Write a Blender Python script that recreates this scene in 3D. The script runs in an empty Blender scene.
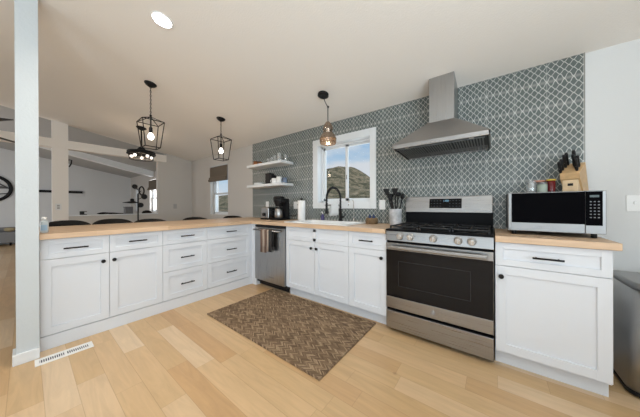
import bpy, bmesh, math, random
from mathutils import Vector, Matrix
random.seed(7)
C = bpy.context.scene
COL = C.collection
PI = math.pi

# ------------------------------------------------------------------ camera, world, light, exposure
cam_d = bpy.data.cameras.new('camera'); cam = bpy.data.objects.new('camera', cam_d); COL.objects.link(cam)
R_ = Vector((0.793842, 0.608112, -0.003718)); U_ = Vector((0.002297, 0.003115, 0.999993)); F_ = Vector((-0.608119, 0.793845, -0.001076))
cam.matrix_world = Matrix.Translation((2.7966, -2.6199, 1.1306)) @ Matrix((R_, U_, -F_)).transposed().to_4x4()
cam_d.sensor_width = 36; cam_d.lens = 225.60/640*36; cam_d.shift_y = -.0037; cam_d.shift_x = -.0006; cam_d.clip_start = .02; cam_d.clip_end = 600
C.camera = cam
C.view_settings.view_transform = 'Standard'; C.view_settings.look = 'None'
C.view_settings.gamma = 1; C.view_settings.use_curve_mapping = False
C.view_settings.exposure = 0.0

W = bpy.data.worlds.new('world'); C.world = W; W.use_nodes = True
nt = W.node_tree; nt.nodes.clear()
def nn(t, k, **kw):
    n = t.nodes.new(k)
    for a, b in kw.items():
        if a == 'inp':
            for i, v in b.items(): n.inputs[i].default_value = v
        else: setattr(n, a, b)
    return n
tc = nn(nt, 'ShaderNodeTexCoord'); sp = nn(nt, 'ShaderNodeSeparateXYZ'); nt.links.new(tc.outputs['Generated'], sp.inputs[0])
gr = nn(nt, 'ShaderNodeValToRGB'); nt.links.new(sp.outputs['Z'], gr.inputs[0])
gr.color_ramp.elements[0].color = (.50, .67, .80, 1); gr.color_ramp.elements[1].color = (.14, .32, .60, 1); gr.color_ramp.elements[1].position = .6
mp = nn(nt, 'ShaderNodeMapping', inp={3: (3.0, 3.0, 9.0), 1: (.4, .1, .25)}); nt.links.new(tc.outputs['Generated'], mp.inputs[0])
nz = nn(nt, 'ShaderNodeTexNoise', inp={'Scale': 1.3, 'Detail': 7.0, 'Roughness': .55}); nt.links.new(mp.outputs[0], nz.inputs['Vector'])
cr = nn(nt, 'ShaderNodeValToRGB'); nt.links.new(nz.outputs[0], cr.inputs[0])
cr.color_ramp.elements[0].position = .36; cr.color_ramp.elements[1].position = .56
mx = nn(nt, 'ShaderNodeMix', data_type='RGBA'); nt.links.new(cr.outputs[0], mx.inputs[0]); nt.links.new(gr.outputs[0], mx.inputs[6]); mx.inputs[7].default_value = (.66, .70, .75, 1)
bg = nn(nt, 'ShaderNodeBackground', inp={1: 1.0}); nt.links.new(mx.outputs[2], bg.inputs[0])
ow = nn(nt, 'ShaderNodeOutputWorld'); nt.links.new(bg.outputs[0], ow.inputs[0])

def light(kind, name, loc, direction, energy, color, sx=1, sy=1, **kw):
    l = bpy.data.lights.new(name, kind); l.energy = energy; l.color = color
    if kind == 'AREA': l.shape = 'RECTANGLE'; l.size = sx; l.size_y = sy
    for a, b in kw.items(): setattr(l, a, b)
    o = bpy.data.objects.new(name, l); COL.objects.link(o); o.location = loc
    o.rotation_euler = Vector(direction).to_track_quat('-Z', 'Y').to_euler(); return o
light('SUN', 'sun', (0, 0, 30), (-.75, .35, -.9), 2.2, (1, .95, .86), angle=.01)
DAY = (.76, .90, 1.0)
light('AREA', 'daylight_rear_glazing', (2.4, -6.05, 1.3), (.34, 1, .34), 43, DAY, 3.4, 2.0, spread=2.7)
light('AREA', 'daylight_right_window', (4.5, -3.6, 1.4), (-.82, .45, .80), 94, DAY, 2.4, 1.7, spread=2.5)
light('AREA', 'far_room_fill', (-4.8, -6.05, 1.4), (-.5, 1, .05), 66, (.92, .95, 1), 2.0, 1.8)  # added fill lamp at an unseen opening, brightens the side room
light('AREA', 'daylight_dining_window', (-2.07, .45, 1.45), (.1, -1, -.1), 5, DAY, .7, .75)
light('AREA', 'daylight_sink_window', (1.17, .45, 1.7), (0, -1, -.15), 5, DAY, .75, .75)
light('AREA', 'daylight_side_window', (-6.28, .45, 1.45), (-.5, -1, 0), 26, (.93, .96, 1), .7, .75)

# ------------------------------------------------------------------ materials
def new_mat(name):
    m = bpy.data.materials.new(name); m.use_nodes = True
    t = m.node_tree; b = t.nodes['Principled BSDF']; return m, t, b
def pm(name, col, rough=.5, metal=0.0, noise=0.0, nscale=40.0, bump=0.0, spec=None, coat=0.0, trans=0.0, emit=None, es=0.0):
    m, t, b = new_mat(name)
    b.inputs['Base Color'].default_value = (*col, 1); b.inputs['Roughness'].default_value = rough; b.inputs['Metallic'].default_value = metal
    if spec is not None: b.inputs['Specular IOR Level'].default_value = spec
    if coat: b.inputs['Coat Weight'].default_value = coat; b.inputs['Coat Roughness'].default_value = .1
    if trans: b.inputs['Transmission Weight'].default_value = trans
    if emit: b.inputs['Emission Color'].default_value = (*emit, 1); b.inputs['Emission Strength'].default_value = es
    if noise or bump:
        c = nn(t, 'ShaderNodeTexCoord'); n = nn(t, 'ShaderNodeTexNoise', inp={'Scale': nscale, 'Detail': 4.0}); t.links.new(c.outputs['Object'], n.inputs['Vector'])
        if noise:
            r = nn(t, 'ShaderNodeValToRGB'); t.links.new(n.outputs[0], r.inputs[0])
            r.color_ramp.elements[0].position = .3; r.color_ramp.elements[1].position = .7
            r.color_ramp.elements[0].color = tuple(max(0, v*(1-noise)) for v in col)+(1,); r.color_ramp.elements[1].color = tuple(min(1, v*(1+noise)) for v in col)+(1,)
            t.links.new(r.outputs[0], b.inputs['Base Color'])
        if bump:
            bp = nn(t, 'ShaderNodeBump', inp={'Strength': bump, 'Distance': .01}); t.links.new(n.outputs[0], bp.inputs['Height']); t.links.new(bp.outputs[0], b.inputs['Normal'])
    return m
M = {}
M['paint'] = pm('wall_paint', (.70, .705, .70), .85, bump=.12, nscale=120)
M['shaded'] = pm('shaded_wall_paint', (.58, .55, .515), .85, bump=.12, nscale=120)  # wall paint with the dining side's shade put into its colour
M['ceil'] = pm('ceiling_paint', (.87, .84, .795), .9, bump=.15, nscale=90)
M['trim'] = pm('white_trim', (.74, .755, .765), .45)
M['cab'] = pm('cabinet_white', (.695, .725, .77), .38)
M['black'] = pm('black_metal', (.008, .008, .009), .5, spec=.25)
M['blackpl'] = pm('black_plastic', (.009, .009, .010), .38, spec=.28)
M['bglass'] = pm('black_glass', (.006, .006, .007), .06, spec=.24)
M['mwglass'] = pm('microwave_glass', (.004, .004, .005), .10, spec=.0)
M['enamel'] = pm('black_enamel', (.006, .006, .007), .3, spec=.06)
M['iron'] = pm('cast_iron', (.015, .015, .016), .6, noise=.3, nscale=200)
M['stool'] = pm('stool_dark_leather', (.016, .014, .013), .6, spec=.2, noise=.2, nscale=60)
M['white'] = pm('white_plastic', (.82, .82, .81), .4)
M['ceramic'] = pm('white_ceramic', (.88, .88, .87), .15)
M['chrome'] = pm('chrome', (.7, .7, .7), .15, 1)
M['greyplate'] = pm('grey_wall_plate', (.42, .41, .40), .5)
M['silver'] = pm('silver_plastic', (.31, .31, .31), .42, .8)
M['bulb_dim'] = pm('glowing_small_bulb', (1, 1, 1), .5, emit=(1, .93, .84), es=1.6)
M['knob'] = pm('knob_silver', (.56, .55, .54), .36, .8)
M['bulb'] = pm('glowing_bulb', (1, 1, 1), .5, emit=(1, .94, .86), es=6)
M['down'] = pm('downlight_diffuser', (1, 1, 1), .5, emit=(1, .93, .85), es=12)
M['papert'] = pm('paper_towel', (.84, .83, .82), .9, bump=.5, nscale=150)
M['bamboo'] = pm('beech_block', (.62, .40, .20), .45, noise=.12, nscale=30)
M['bamboo2'] = pm('pale_beech', (.74, .54, .33), .45, noise=.1, nscale=25)
M['slot_shade'] = pm('slot_shade_paint', (.03, .03, .03), .8)  # dark colour painting the shade inside the toaster slots
M['rattan'] = pm('rattan', (.19, .13, .085), .7, noise=.5, nscale=80, bump=.6)
M['basket'] = pm('seagrass', (.22, .14, .07), .8, noise=.5, nscale=120, bump=.8)
M['marble'] = pm('marble', (.55, .55, .56), .3, noise=.35, nscale=14)
M['shade'] = pm('roman_fabric', (.15, .12, .09), .9, noise=.12, nscale=250)
M['greyfab'] = pm('grey_fabric', (.23, .23, .23), .95, noise=.15, nscale=100)
M['greybox'] = pm('grey_canvas', (.20, .20, .21), .9, noise=.1)
M['tan'] = pm('tan_fabric', (.40, .33, .20), .9, noise=.2)
M['towel_b'] = pm('towel_brown', (.17, .11, .085), .95, noise=.2, nscale=150, bump=.4)
M['towel_t'] = pm('towel_taupe', (.42, .34, .28), .95, noise=.15, nscale=150, bump=.4)
M['towel_d'] = pm('towel_charcoal', (.035, .033, .033), .95, noise=.15, nscale=150, bump=.4)
M['cloth'] = pm('white_cloth', (.8, .8, .79), .95, bump=.3, nscale=120)
M['red'] = pm('dark_red_wax', (.13, .012, .015), .15)
M['yellow'] = pm('yellow_lid', (.65, .43, .06), .4)
M['pink'] = pm('salmon_lid', (.55, .25, .17), .45)
M['sage'] = pm('sage_wax', (.34, .39, .33), .35)
M['bluel'] = pm('label_blue', (.30, .45, .60), .4)
M['gel'] = pm('clear_blue_gel', (.66, .74, .78), .1, trans=.3)
M['soapb'] = pm('soap_purple', (.06, .05, .16), .3)
M['navy'] = pm('navy_glass', (.03, .05, .13), .15)
M['copper'] = pm('copper', (.45, .20, .10), .3, .9)
M['bluecup'] = pm('blue_glaze', (.14, .19, .28), .25)
M['ledblue'] = pm('clock_digits', (.1, .4, .6), .5, emit=(.6, .85, 1), es=.5)
M['grey_print'] = pm('grey_print', (.30, .31, .33), .5)
M['dim_print'] = pm('dim_print', (.09, .10, .11), .5)
M['lightprint'] = pm('light_print', (.22, .23, .25), .5)
M['plastic_edge'] = pm('tile_edge_metal', (.30, .29, .27), .4, .6)
M['vent_shade'] = pm('vent_shade_paint', (.05, .06, .09), .7)  # dark colour painting the shade under the vent louvers

def brushed(name, col, axis, rough=.27):
    m, t, b = new_mat(name); b.inputs['Metallic'].default_value = 1.0
    c = nn(t, 'ShaderNodeTexCoord'); s = [260, 260, 260]; s[axis] = 2.5
    mpn = nn(t, 'ShaderNodeMapping', inp={3: tuple(s)}); t.links.new(c.outputs['Object'], mpn.inputs[0])
    n = nn(t, 'ShaderNodeTexNoise', inp={'Scale': 1.0, 'Detail': 3.0}); t.links.new(mpn.outputs[0], n.inputs['Vector'])
    r = nn(t, 'ShaderNodeMapRange', inp={3: rough-.05, 4: rough+.1}); t.links.new(n.outputs[0], r.inputs[0]); t.links.new(r.outputs[0], b.inputs['Roughness'])
    k = nn(t, 'ShaderNodeValToRGB'); t.links.new(n.outputs[0], k.inputs[0])
    k.color_ramp.elements[0].color = tuple(v*.86 for v in col)+(1,); k.color_ramp.elements[1].color = tuple(min(1, v*1.1) for v in col)+(1,)
    t.links.new(k.outputs[0], b.inputs['Base Color'])
    return m
M['steel'] = brushed('stainless_horizontal', (.355, .35, .345), 0)
M['steelv'] = brushed('stainless_vertical', (.40, .40, .40), 2)
M['steelhood'] = brushed('stainless_hood', (.40, .39, .385), 0, .32)

def glass_pane(name, tint=(1, 1, 1), refl=.07):
    m = bpy.data.materials.new(name); m.use_nodes = True; t = m.node_tree; t.nodes.clear()
    a = nn(t, 'ShaderNodeBsdfTransparent', inp={0: (*tint, 1)}); g = nn(t, 'ShaderNodeBsdfGlossy', inp={'Roughness': .02})
    x = nn(t, 'ShaderNodeMixShader', inp={0: refl}); o = nn(t, 'ShaderNodeOutputMaterial')
    t.links.new(a.outputs[0], x.inputs[1]); t.links.new(g.outputs[0], x.inputs[2]); t.links.new(x.outputs[0], o.inputs[0]); return m
M['glass'] = glass_pane('window_glass', refl=.02)
M['jarglass'] = glass_pane('clear_glassware', (.90, .92, .92), .22)
_t = M['jarglass'].node_tree; _o = [n for n in _t.nodes if n.type == 'OUTPUT_MATERIAL'][0]; _x = [n for n in _t.nodes if n.type == 'MIX_SHADER'][0]
_d = nn(_t, 'ShaderNodeBsdfDiffuse', inp={0: (.9, .92, .92, 1)}); _y = nn(_t, 'ShaderNodeMixShader', inp={0: .22}); _t.links.new(_x.outputs[0], _y.inputs[1]); _t.links.new(_d.outputs[0], _y.inputs[2]); _t.links.new(_y.outputs[0], _o.inputs[0])
M['amberglass'] = glass_pane('ribbed_glass', (.75, .70, .64), .18)

def math_chain(t):
    def f(op, a, b=None, c=None):
        n = nn(t, 'ShaderNodeMath', operation=op)
        for i, v in enumerate((a, b, c)):
            if v is None: continue
            if isinstance(v, (int, float)): n.inputs[i].default_value = v
            else: t.links.new(v, n.inputs[i])
        return n.outputs[0]
    return f

def floor_mat():
    m, t, b = new_mat('maple_planks'); f = math_chain(t)
    c = nn(t, 'ShaderNodeTexCoord'); s = nn(t, 'ShaderNodeSeparateXYZ'); t.links.new(c.outputs['Object'], s.inputs[0])
    x, y = s.outputs[0], s.outputs[1]
    v = f('DIVIDE', f('ADD', y, 1.77), .1315); row = f('FLOOR', v); fv = f('SUBTRACT', v, row)
    wn = nn(t, 'ShaderNodeTexWhiteNoise', noise_dimensions='1D'); t.links.new(row, wn.inputs['W'])
    u = f('ADD', f('DIVIDE', x, .78), f('MULTIPLY', wn.outputs['Value'], 9.3)); cu = f('FLOOR', u); fu = f('SUBTRACT', u, cu)
    cmb = nn(t, 'ShaderNodeCombineXYZ'); t.links.new(row, cmb.inputs[0]); t.links.new(cu, cmb.inputs[1])
    w2 = nn(t, 'ShaderNodeTexWhiteNoise', noise_dimensions='2D'); t.links.new(cmb.outputs[0], w2.inputs['Vector'])
    ramp = nn(t, 'ShaderNodeValToRGB'); t.links.new(w2.outputs['Value'], ramp.inputs[0])
    e = ramp.color_ramp.elements; e[0].color = (.53, .33, .165, 1); e[1].color = (.66, .50, .33, 1)
    k = ramp.color_ramp.elements.new(.35); k.color = (.56, .38, .20, 1)
    k = ramp.color_ramp.elements.new(.7); k.color = (.61, .42, .235, 1)
    # grain
    off = nn(t, 'ShaderNodeCombineXYZ'); t.links.new(f('MULTIPLY', w2.outputs['Value'], 50.0), off.inputs[2])
    va = nn(t, 'ShaderNodeVectorMath', operation='ADD'); t.links.new(c.outputs['Object'], va.inputs[0]); t.links.new(off.outputs[0], va.inputs[1])
    mpn = nn(t, 'ShaderNodeMapping', inp={3: (1.6, 13, 1)}); t.links.new(va.outputs[0], mpn.inputs[0])
    n = nn(t, 'ShaderNodeTexNoise', inp={'Scale': 1.5, 'Detail': 6.0, 'Roughness': .6, 'Distortion': 1.2}); t.links.new(mpn.outputs[0], n.inputs['Vector'])
    gv = nn(t, 'ShaderNodeMapRange', inp={1: .3, 2: .7, 3: .9, 4: 1.08}); t.links.new(n.outputs[0], gv.inputs[0])
    mul = nn(t, 'ShaderNodeVectorMath', operation='SCALE'); t.links.new(ramp.outputs[0], mul.inputs[0]); t.links.new(gv.outputs[0], mul.inputs['Scale'])
    # joints
    ev = f('LESS_THAN', f('MINIMUM', fv, f('SUBTRACT', 1.0, fv)), .012); eu = f('LESS_THAN', f('MINIMUM', fu, f('SUBTRACT', 1.0, fu)), .0016)
    j = f('MULTIPLY', f('MAXIMUM', ev, eu), .32)
    mxn = nn(t, 'ShaderNodeMix', data_type='RGBA'); t.links.new(j, mxn.inputs[0]); t.links.new(mul.outputs[0], mxn.inputs[6]); mxn.inputs[7].default_value = (.22, .11, .05, 1)
    # knots
    vo = nn(t, 'ShaderNodeTexVoronoi', inp={'Scale': 1.9}); t.links.new(c.outputs['Object'], vo.inputs['Vector'])
    kn = nn(t, 'ShaderNodeMapRange', inp={1: .0, 2: .035, 3: .5, 4: .0}); t.links.new(vo.outputs['Distance'], kn.inputs[0])
    mx2 = nn(t, 'ShaderNodeMix', data_type='RGBA'); t.links.new(kn.outputs[0], mx2.inputs[0]); t.links.new(mxn.outputs[2], mx2.inputs[6]); mx2.inputs[7].default_value = (.2, .1, .05, 1)
    t.links.new(mx2.outputs[2], b.inputs['Base Color']); b.inputs['Roughness'].default_value = .36
    return m
M['floor'] = floor_mat()

def counter_mat(name, axis):
    m, t, b = new_mat(name); f = math_chain(t)
    c = nn(t, 'ShaderNodeTexCoord'); s = nn(t, 'ShaderNodeSeparateXYZ'); t.links.new(c.outputs['Object'], s.inputs[0])
    a, w = s.outputs[axis], s.outputs[1-axis]
    row = f('FLOOR', f('DIVIDE', w, .042)); wn = nn(t, 'ShaderNodeTexWhiteNoise', noise_dimensions='1D'); t.links.new(row, wn.inputs['W'])
    cu = f('FLOOR', f('ADD', f('DIVIDE', a, .55), f('MULTIPLY', wn.outputs['Value'], 7.0)))
    cmb = nn(t, 'ShaderNodeCombineXYZ'); t.links.new(row, cmb.inputs[0]); t.links.new(cu, cmb.inputs[1])
    w2 = nn(t, 'ShaderNodeTexWhiteNoise', noise_dimensions='2D'); t.links.new(cmb.outputs[0], w2.inputs['Vector'])
    r = nn(t, 'ShaderNodeValToRGB'); t.links.new(w2.outputs['Value'], r.inputs[0])
    r.color_ramp.elements[0].color = (.56, .38, .235, 1); r.color_ramp.elements[1].color = (.68, .49, .33, 1)
    sc = [30, 30, 30]; sc[axis] = 2
    mpn = nn(t, 'ShaderNodeMapping', inp={3: tuple(sc)}); t.links.new(c.outputs['Object'], mpn.inputs[0])
    n = nn(t, 'ShaderNodeTexNoise', inp={'Scale': 1.5, 'Detail': 5.0}); t.links.new(mpn.outputs[0], n.inputs['Vector'])
    g = nn(t, 'ShaderNodeMapRange', inp={1: .3, 2: .7, 3: .88, 4: 1.1}); t.links.new(n.outputs[0], g.inputs[0])
    mul = nn(t, 'ShaderNodeVectorMath', operation='SCALE'); t.links.new(r.outputs[0], mul.inputs[0]); t.links.new(g.outputs[0], mul.inputs['Scale'])
    t.links.new(mul.outputs[0], b.inputs['Base Color']); b.inputs['Roughness'].default_value = .42
    return m
M['counter_x'] = counter_mat('butcher_block_along_x', 0)
M['counter_y'] = counter_mat('butcher_block_along_y', 1)

def tile_mat():
    m, t, b = new_mat('lantern_tile'); f = math_chain(t)
    c = nn(t, 'ShaderNodeTexCoord'); s = nn(t, 'ShaderNodeSeparateXYZ'); t.links.new(c.outputs['Object'], s.inputs[0])
    x = f('SUBTRACT', s.outputs[0], .149); z = f('SUBTRACT', s.outputs[2], .94)
    u = f('DIVIDE', x, .05); zt_ = f('DIVIDE', z, .2); zl = f('MULTIPLY', f('SUBTRACT', f('SUBTRACT', zt_, f('FLOOR', zt_)), .5), .2); za = f('ABSOLUTE', zl); v = f('MINIMUM', f('DIVIDE', za, .0585), f('ADD', f('MULTIPLY', f('SUBTRACT', za, .07), 10.1), 1.197))
    # lantern (ogee) lattice
    au = f('ABSOLUTE', f('SUBTRACT', u, f('ROUND', u))); av = f('ABSOLUTE', f('SUBTRACT', v, f('ROUND', v)))
    F = f('ABSOLUTE', f('ADD', f('SUBTRACT', f('ADD', au, av), .5), f('MULTIPLY', f('SINE', f('MULTIPLY', f('SUBTRACT', au, av), 2*PI)), .035)))
    line = nn(t, 'ShaderNodeMapRange', inp={1: .028, 2: .066, 3: .95, 4: 0.0}); t.links.new(F, line.inputs[0])
    def seam(w, per, wid):
        q = f('DIVIDE', w, per); fr = f('SUBTRACT', q, f('ROUND', q)); return f('LESS_THAN', f('ABSOLUTE', fr), wid/per)
    sx = seam(x, .2, .0011); sz = seam(z, .2, .0007)
    band = f('MULTIPLY', seam(z, .2, .012), .26)
    # lantern centres: each cell gets its own slight tone
    wn = nn(t, 'ShaderNodeTexNoise', inp={'Scale': 9.0, 'Detail': 3.0}); t.links.new(c.outputs['Object'], wn.inputs['Vector'])
    r = nn(t, 'ShaderNodeValToRGB'); t.links.new(wn.outputs[0], r.inputs[0]); r.color_ramp.elements[0].position = .3; r.color_ramp.elements[1].position = .7
    r.color_ramp.elements[0].color = (.088, .108, .104, 1); r.color_ramp.elements[1].color = (.125, .145, .139, 1)
    m1 = nn(t, 'ShaderNodeMix', data_type='RGBA'); t.links.new(band, m1.inputs[0]); t.links.new(r.outputs[0], m1.inputs[6]); m1.inputs[7].default_value = (.42, .41, .38, 1)
    m2 = nn(t, 'ShaderNodeMix', data_type='RGBA'); t.links.new(f('MAXIMUM', line.outputs[0], f('MAXIMUM', f('MULTIPLY', sx, .8), f('MULTIPLY', sz, .5))), m2.inputs[0])
    t.links.new(m1.outputs[2], m2.inputs[6]); m2.inputs[7].default_value = (.62, .62, .58, 1)
    t.links.new(m2.outputs[2], b.inputs['Base Color']); b.inputs['Roughness'].default_value = .32
    return m
M['tile'] = tile_mat()

def rug_mat():
    m, t, b = new_mat('jute_herringbone'); f = math_chain(t)
    c = nn(t, 'ShaderNodeTexCoord'); s = nn(t, 'ShaderNodeSeparateXYZ'); t.links.new(c.outputs['Object'], s.inputs[0])
    q = f('DIVIDE', s.outputs[1], .062); fr = f('SUBTRACT', q, f('FLOOR', q)); tri = f('MULTIPLY', f('ABSOLUTE', f('SUBTRACT', fr, .5)), .062)
    ph = f('DIVIDE', f('ADD', s.outputs[0], f('MULTIPLY', tri, 1.4)), .015)
    st = f('FLOOR', ph); saw = f('SUBTRACT', ph, st)
    half = f('FLOOR', f('MULTIPLY', q, 2.0))
    cmb = nn(t, 'ShaderNodeCombineXYZ'); t.links.new(st, cmb.inputs[0]); t.links.new(half, cmb.inputs[1])
    w = nn(t, 'ShaderNodeTexWhiteNoise', noise_dimensions='2D'); t.links.new(cmb.outputs[0], w.inputs['Vector'])
    n = nn(t, 'ShaderNodeTexNoise', inp={'Scale': 60.0, 'Detail': 4.0}); t.links.new(c.outputs['Object'], n.inputs['Vector'])
    r = nn(t, 'ShaderNodeValToRGB'); t.links.new(f('ADD', f('MULTIPLY', w.outputs['Value'], .7), f('MULTIPLY', n.outputs[0], .3)), r.inputs[0])
    e = r.color_ramp.elements; e[0].color = (.11, .066, .034, 1); e[1].color = (.58, .42, .26, 1); k = e.new(.55); k.color = (.25, .16, .09, 1)
    hgt = f('SINE', f('MULTIPLY', saw, PI))
    dk = nn(t, 'ShaderNodeMapRange', inp={1: 0., 2: .7, 3: .45, 4: 1.0}); t.links.new(hgt, dk.inputs[0])
    mul = nn(t, 'ShaderNodeVectorMath', operation='SCALE'); t.links.new(r.outputs[0], mul.inputs[0]); t.links.new(dk.outputs[0], mul.inputs['Scale'])
    t.links.new(mul.outputs[0], b.inputs['Base Color']); b.inputs['Roughness'].default_value = .95
    bp = nn(t, 'ShaderNodeBump', inp={'Strength': .7, 'Distance': .006}); t.links.new(hgt, bp.inputs['Height']); t.links.new(bp.outputs[0], b.inputs['Normal'])
    return m
M['rug'] = rug_mat()

def hill_mat():
    m, t, b = new_mat('sagebrush_hillside')
    c = nn(t, 'ShaderNodeTexCoord')
    n = nn(t, 'ShaderNodeTexNoise', inp={'Scale': .5, 'Detail': 9.0, 'Roughness': .75}); t.links.new(c.outputs['Object'], n.inputs['Vector'])
    r = nn(t, 'ShaderNodeValToRGB'); t.links.new(n.outputs[0], r.inputs[0])
    e = r.color_ramp.elements; e[0].position = .42; e[1].position = .6; e[0].color = (.06, .065, .045, 1); e[1].color = (.26, .225, .165, 1); k = e.new(.5); k.color = (.14, .13, .09, 1)
    t.links.new(r.outputs[0], b.inputs['Base Color']); b.inputs['Roughness'].default_value = 1; b.inputs['Specular IOR Level'].default_value = .05
    return m
M['hill'] = hill_mat()

# ------------------------------------------------------------------ mesh helpers
ROOT = {}
class MB:
    def __init__(self): self.bm = bmesh.new(); self.mi = 0
    def _set(self, before):
        if self.mi:
            for f in self.bm.faces:
                if f not in before: f.material_index = self.mi
    def slot(self, i): self.mi = i; return self
    def faces(self, vs, fs):
        v = [self.bm.verts.new(p) for p in vs]; out = []
        for f in fs:
            fc = self.bm.faces.new([v[i] for i in f]); fc.material_index = self.mi; out.append(fc)
        return v, out
    def box(self, a, b, bev=0.0, seg=2):
        x0, x1 = sorted((a[0], b[0])); y0, y1 = sorted((a[1], b[1])); z0, z1 = sorted((a[2], b[2]))
        v, fs = self.faces([(x0,y0,z0),(x1,y0,z0),(x1,y1,z0),(x0,y1,z0),(x0,y0,z1),(x1,y0,z1),(x1,y1,z1),(x0,y1,z1)],
                           [(0,3,2,1),(4,5,6,7),(0,1,5,4),(1,2,6,5),(2,3,7,6),(3,0,4,7)])
        if bev:
            es = list({e for f in fs for e in f.edges})
            r = bmesh.ops.bevel(self.bm, geom=es, offset=bev, segments=seg, affect='EDGES', profile=.5)
            for f in r['faces']: f.material_index = self.mi
        return self
    def prism(self, poly, axis, lo, hi, bev=0.0):
        """poly in the two other axes (x,y / x,z / y,z order), extruded on axis."""
        def P(p, w):
            q = list(p); q.insert(axis, w); return tuple(q)
        n = len(poly); vs = [P(p, lo) for p in poly]+[P(p, hi) for p in poly]
        fs = [tuple(range(n))[::-1], tuple(range(n, 2*n))]+[(i, (i+1) % n, n+(i+1) % n, n+i) for i in range(n)]
        v, f = self.faces(vs, fs)
        bmesh.ops.recalc_face_normals(self.bm, faces=f)
        if bev:
            es = list({e for k in f for e in k.edges})
            bmesh.ops.bevel(self.bm, geom=es, offset=bev, segments=2, affect='EDGES', profile=.5)
        return self
    def hull(self, bot, top):
        n = len(bot); v, f = self.faces(list(bot)+list(top), [tuple(range(n))[::-1], tuple(range(n, 2*n))]+[(i, (i+1) % n, n+(i+1) % n, n+i) for i in range(n)])
        bmesh.ops.recalc_face_normals(self.bm, faces=f); return self
    def tube(self, pts, r, seg=8, closed=False):
        P = [Vector(p) for p in pts]; n = len(P)
        rs = r if isinstance(r, (list, tuple)) else [r]*n
        rings = []; ref = None
        for i, p in enumerate(P):
            if closed: d = (P[(i+1) % n]-P[i-1])
            else: d = P[min(i+1, n-1)]-P[max(i-1, 0)]
            d.normalize()
            if ref is None: ref = d.orthogonal().normalized()
            ref = (ref-d*ref.dot(d))
            if ref.length < 1e-6: ref = d.orthogonal()
            ref.normalize(); b = d.cross(ref)
            rings.append([self.bm.verts.new(p+(ref*math.cos(2*PI*k/seg)+b*math.sin(2*PI*k/seg))*rs[i]) for k in range(seg)])
        m = n if closed else n-1
        for i in range(m):
            A, B = rings[i], rings[(i+1) % n]
            for k in range(seg):
                f = self.bm.faces.new((A[k], A[(k+1) % seg], B[(k+1) % seg], B[k])); f.material_index = self.mi; f.smooth = True
        if not closed:
            for q in (rings[0][::-1], rings[-1]):
                f = self.bm.faces.new(q); f.material_index = self.mi
        return self
    def cyl(self, a, b, r, r2=None, seg=20): return self.tube([a, b], [r, r if r2 is None else r2], seg)
    def lathe(self, prof, c=(0, 0, 0), seg=28, flat=False):
        """prof: (radius, z) from bottom to top; radius 0 closes."""
        rings = []
        for r, z in prof:
            if r <= 1e-6: rings.append([self.bm.verts.new((c[0], c[1], c[2]+z))])
            else: rings.append([self.bm.verts.new((c[0]+r*math.cos(2*PI*k/seg), c[1]+r*math.sin(2*PI*k/seg), c[2]+z)) for k in range(seg)])
        for A, B in zip(rings, rings[1:]):
            for k in range(seg):
                a0, a1 = A[k % len(A)], A[(k+1) % seg % len(A)]; b0, b1 = B[k % len(B)], B[(k+1) % seg % len(B)]
                q = []
                for v in (a0, a1, b1, b0):
                    if v not in q: q.append(v)
                if len(q) > 2:
                    f = self.bm.faces.new(q); f.material_index = self.mi; f.smooth = not flat
        return self
    def sphere(self, c, r, seg=16, sz=1.0):
        k = 10; return self.lathe([(r*math.sin(PI*i/k), -r*sz*math.cos(PI*i/k)) for i in range(k+1)], c, seg)
    def xform(self, mat): self.bm.transform(mat); return self
    def build(self, name, mat, parent=None, smooth=False, recalc=False):
        me = bpy.data.meshes.new(name)
        if recalc: bmesh.ops.recalc_face_normals(self.bm, faces=self.bm.faces[:])
        if parent is None:
            xs = [v.co for v in self.bm.verts]
            org = Vector(((min(p.x for p in xs)+max(p.x for p in xs))/2, (min(p.y for p in xs)+max(p.y for p in xs))/2, min(p.z for p in xs)))
            if name.startswith(('floor', 'wall', 'ceiling', 'trim', 'window', 'counter', 'hill')): org = Vector((0, 0, 0))
        else: org = ROOT[parent]
        self.bm.transform(Matrix.Translation(-org)); self.bm.to_mesh(me); self.bm.free()
        if smooth:
            for p in me.polygons: p.use_smooth = True
        for k in (mat if isinstance(mat, (list, tuple)) else [mat]): me.materials.append(k)
        o = bpy.data.objects.new(name, me); COL.objects.link(o)
        if parent is not None: o.parent = parent
        else: o.location = org
        ROOT[o] = org
        return o
def tag(o, label=None, cat=None, group=None, kind=None):
    if label: o['label'] = label
    if cat: o['category'] = cat
    if group: o['group'] = group
    if kind: o['kind'] = kind
    return o
def thing(name, label, cat, loc=(0, 0, 0), group=None):
    o = bpy.data.objects.new(name, None); COL.objects.link(o); o.location = loc; o.empty_display_size = .05
    ROOT[o] = Vector(loc); return tag(o, label, cat, group)
def kids(o): return [c for c in COL.objects if c.parent is o]
def dup(root, loc=None, rotz=None, label=None, group=None):
    def cp(o, par):
        c = o.copy(); COL.objects.link(c)
        if par is not None: c.parent = par; c.matrix_parent_inverse = o.matrix_parent_inverse.copy()
        for ch in kids_of[o]: cp(ch, c)
        return c
    kids_of = {}
    def walk(o):
        kids_of[o] = kids(o)
        for ch in kids_of[o]: walk(ch)
    walk(root); r = cp(root, None)
    if loc is not None: r.location = loc
    if rotz is not None: r.rotation_euler.z = rotz
    if label: r['label'] = label
    if group: r['group'] = group
    return r
def struct(o, cat=None, label=None):
    o['kind'] = 'structure'
    if label: o['label'] = label
    if cat: o['category'] = cat
    return o
def arc(c, r, a0, a1, n, plane='xz'):
    out = []
    for i in range(n+1):
        a = a0+(a1-a0)*i/n; p, q = r*math.cos(a), r*math.sin(a)
        out.append((c[0]+p, c[1], c[2]+q) if plane == 'xz' else (c[0], c[1]+p, c[2]+q) if plane == 'yz' else (c[0]+p, c[1]+q, c[2]))
    return out

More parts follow.
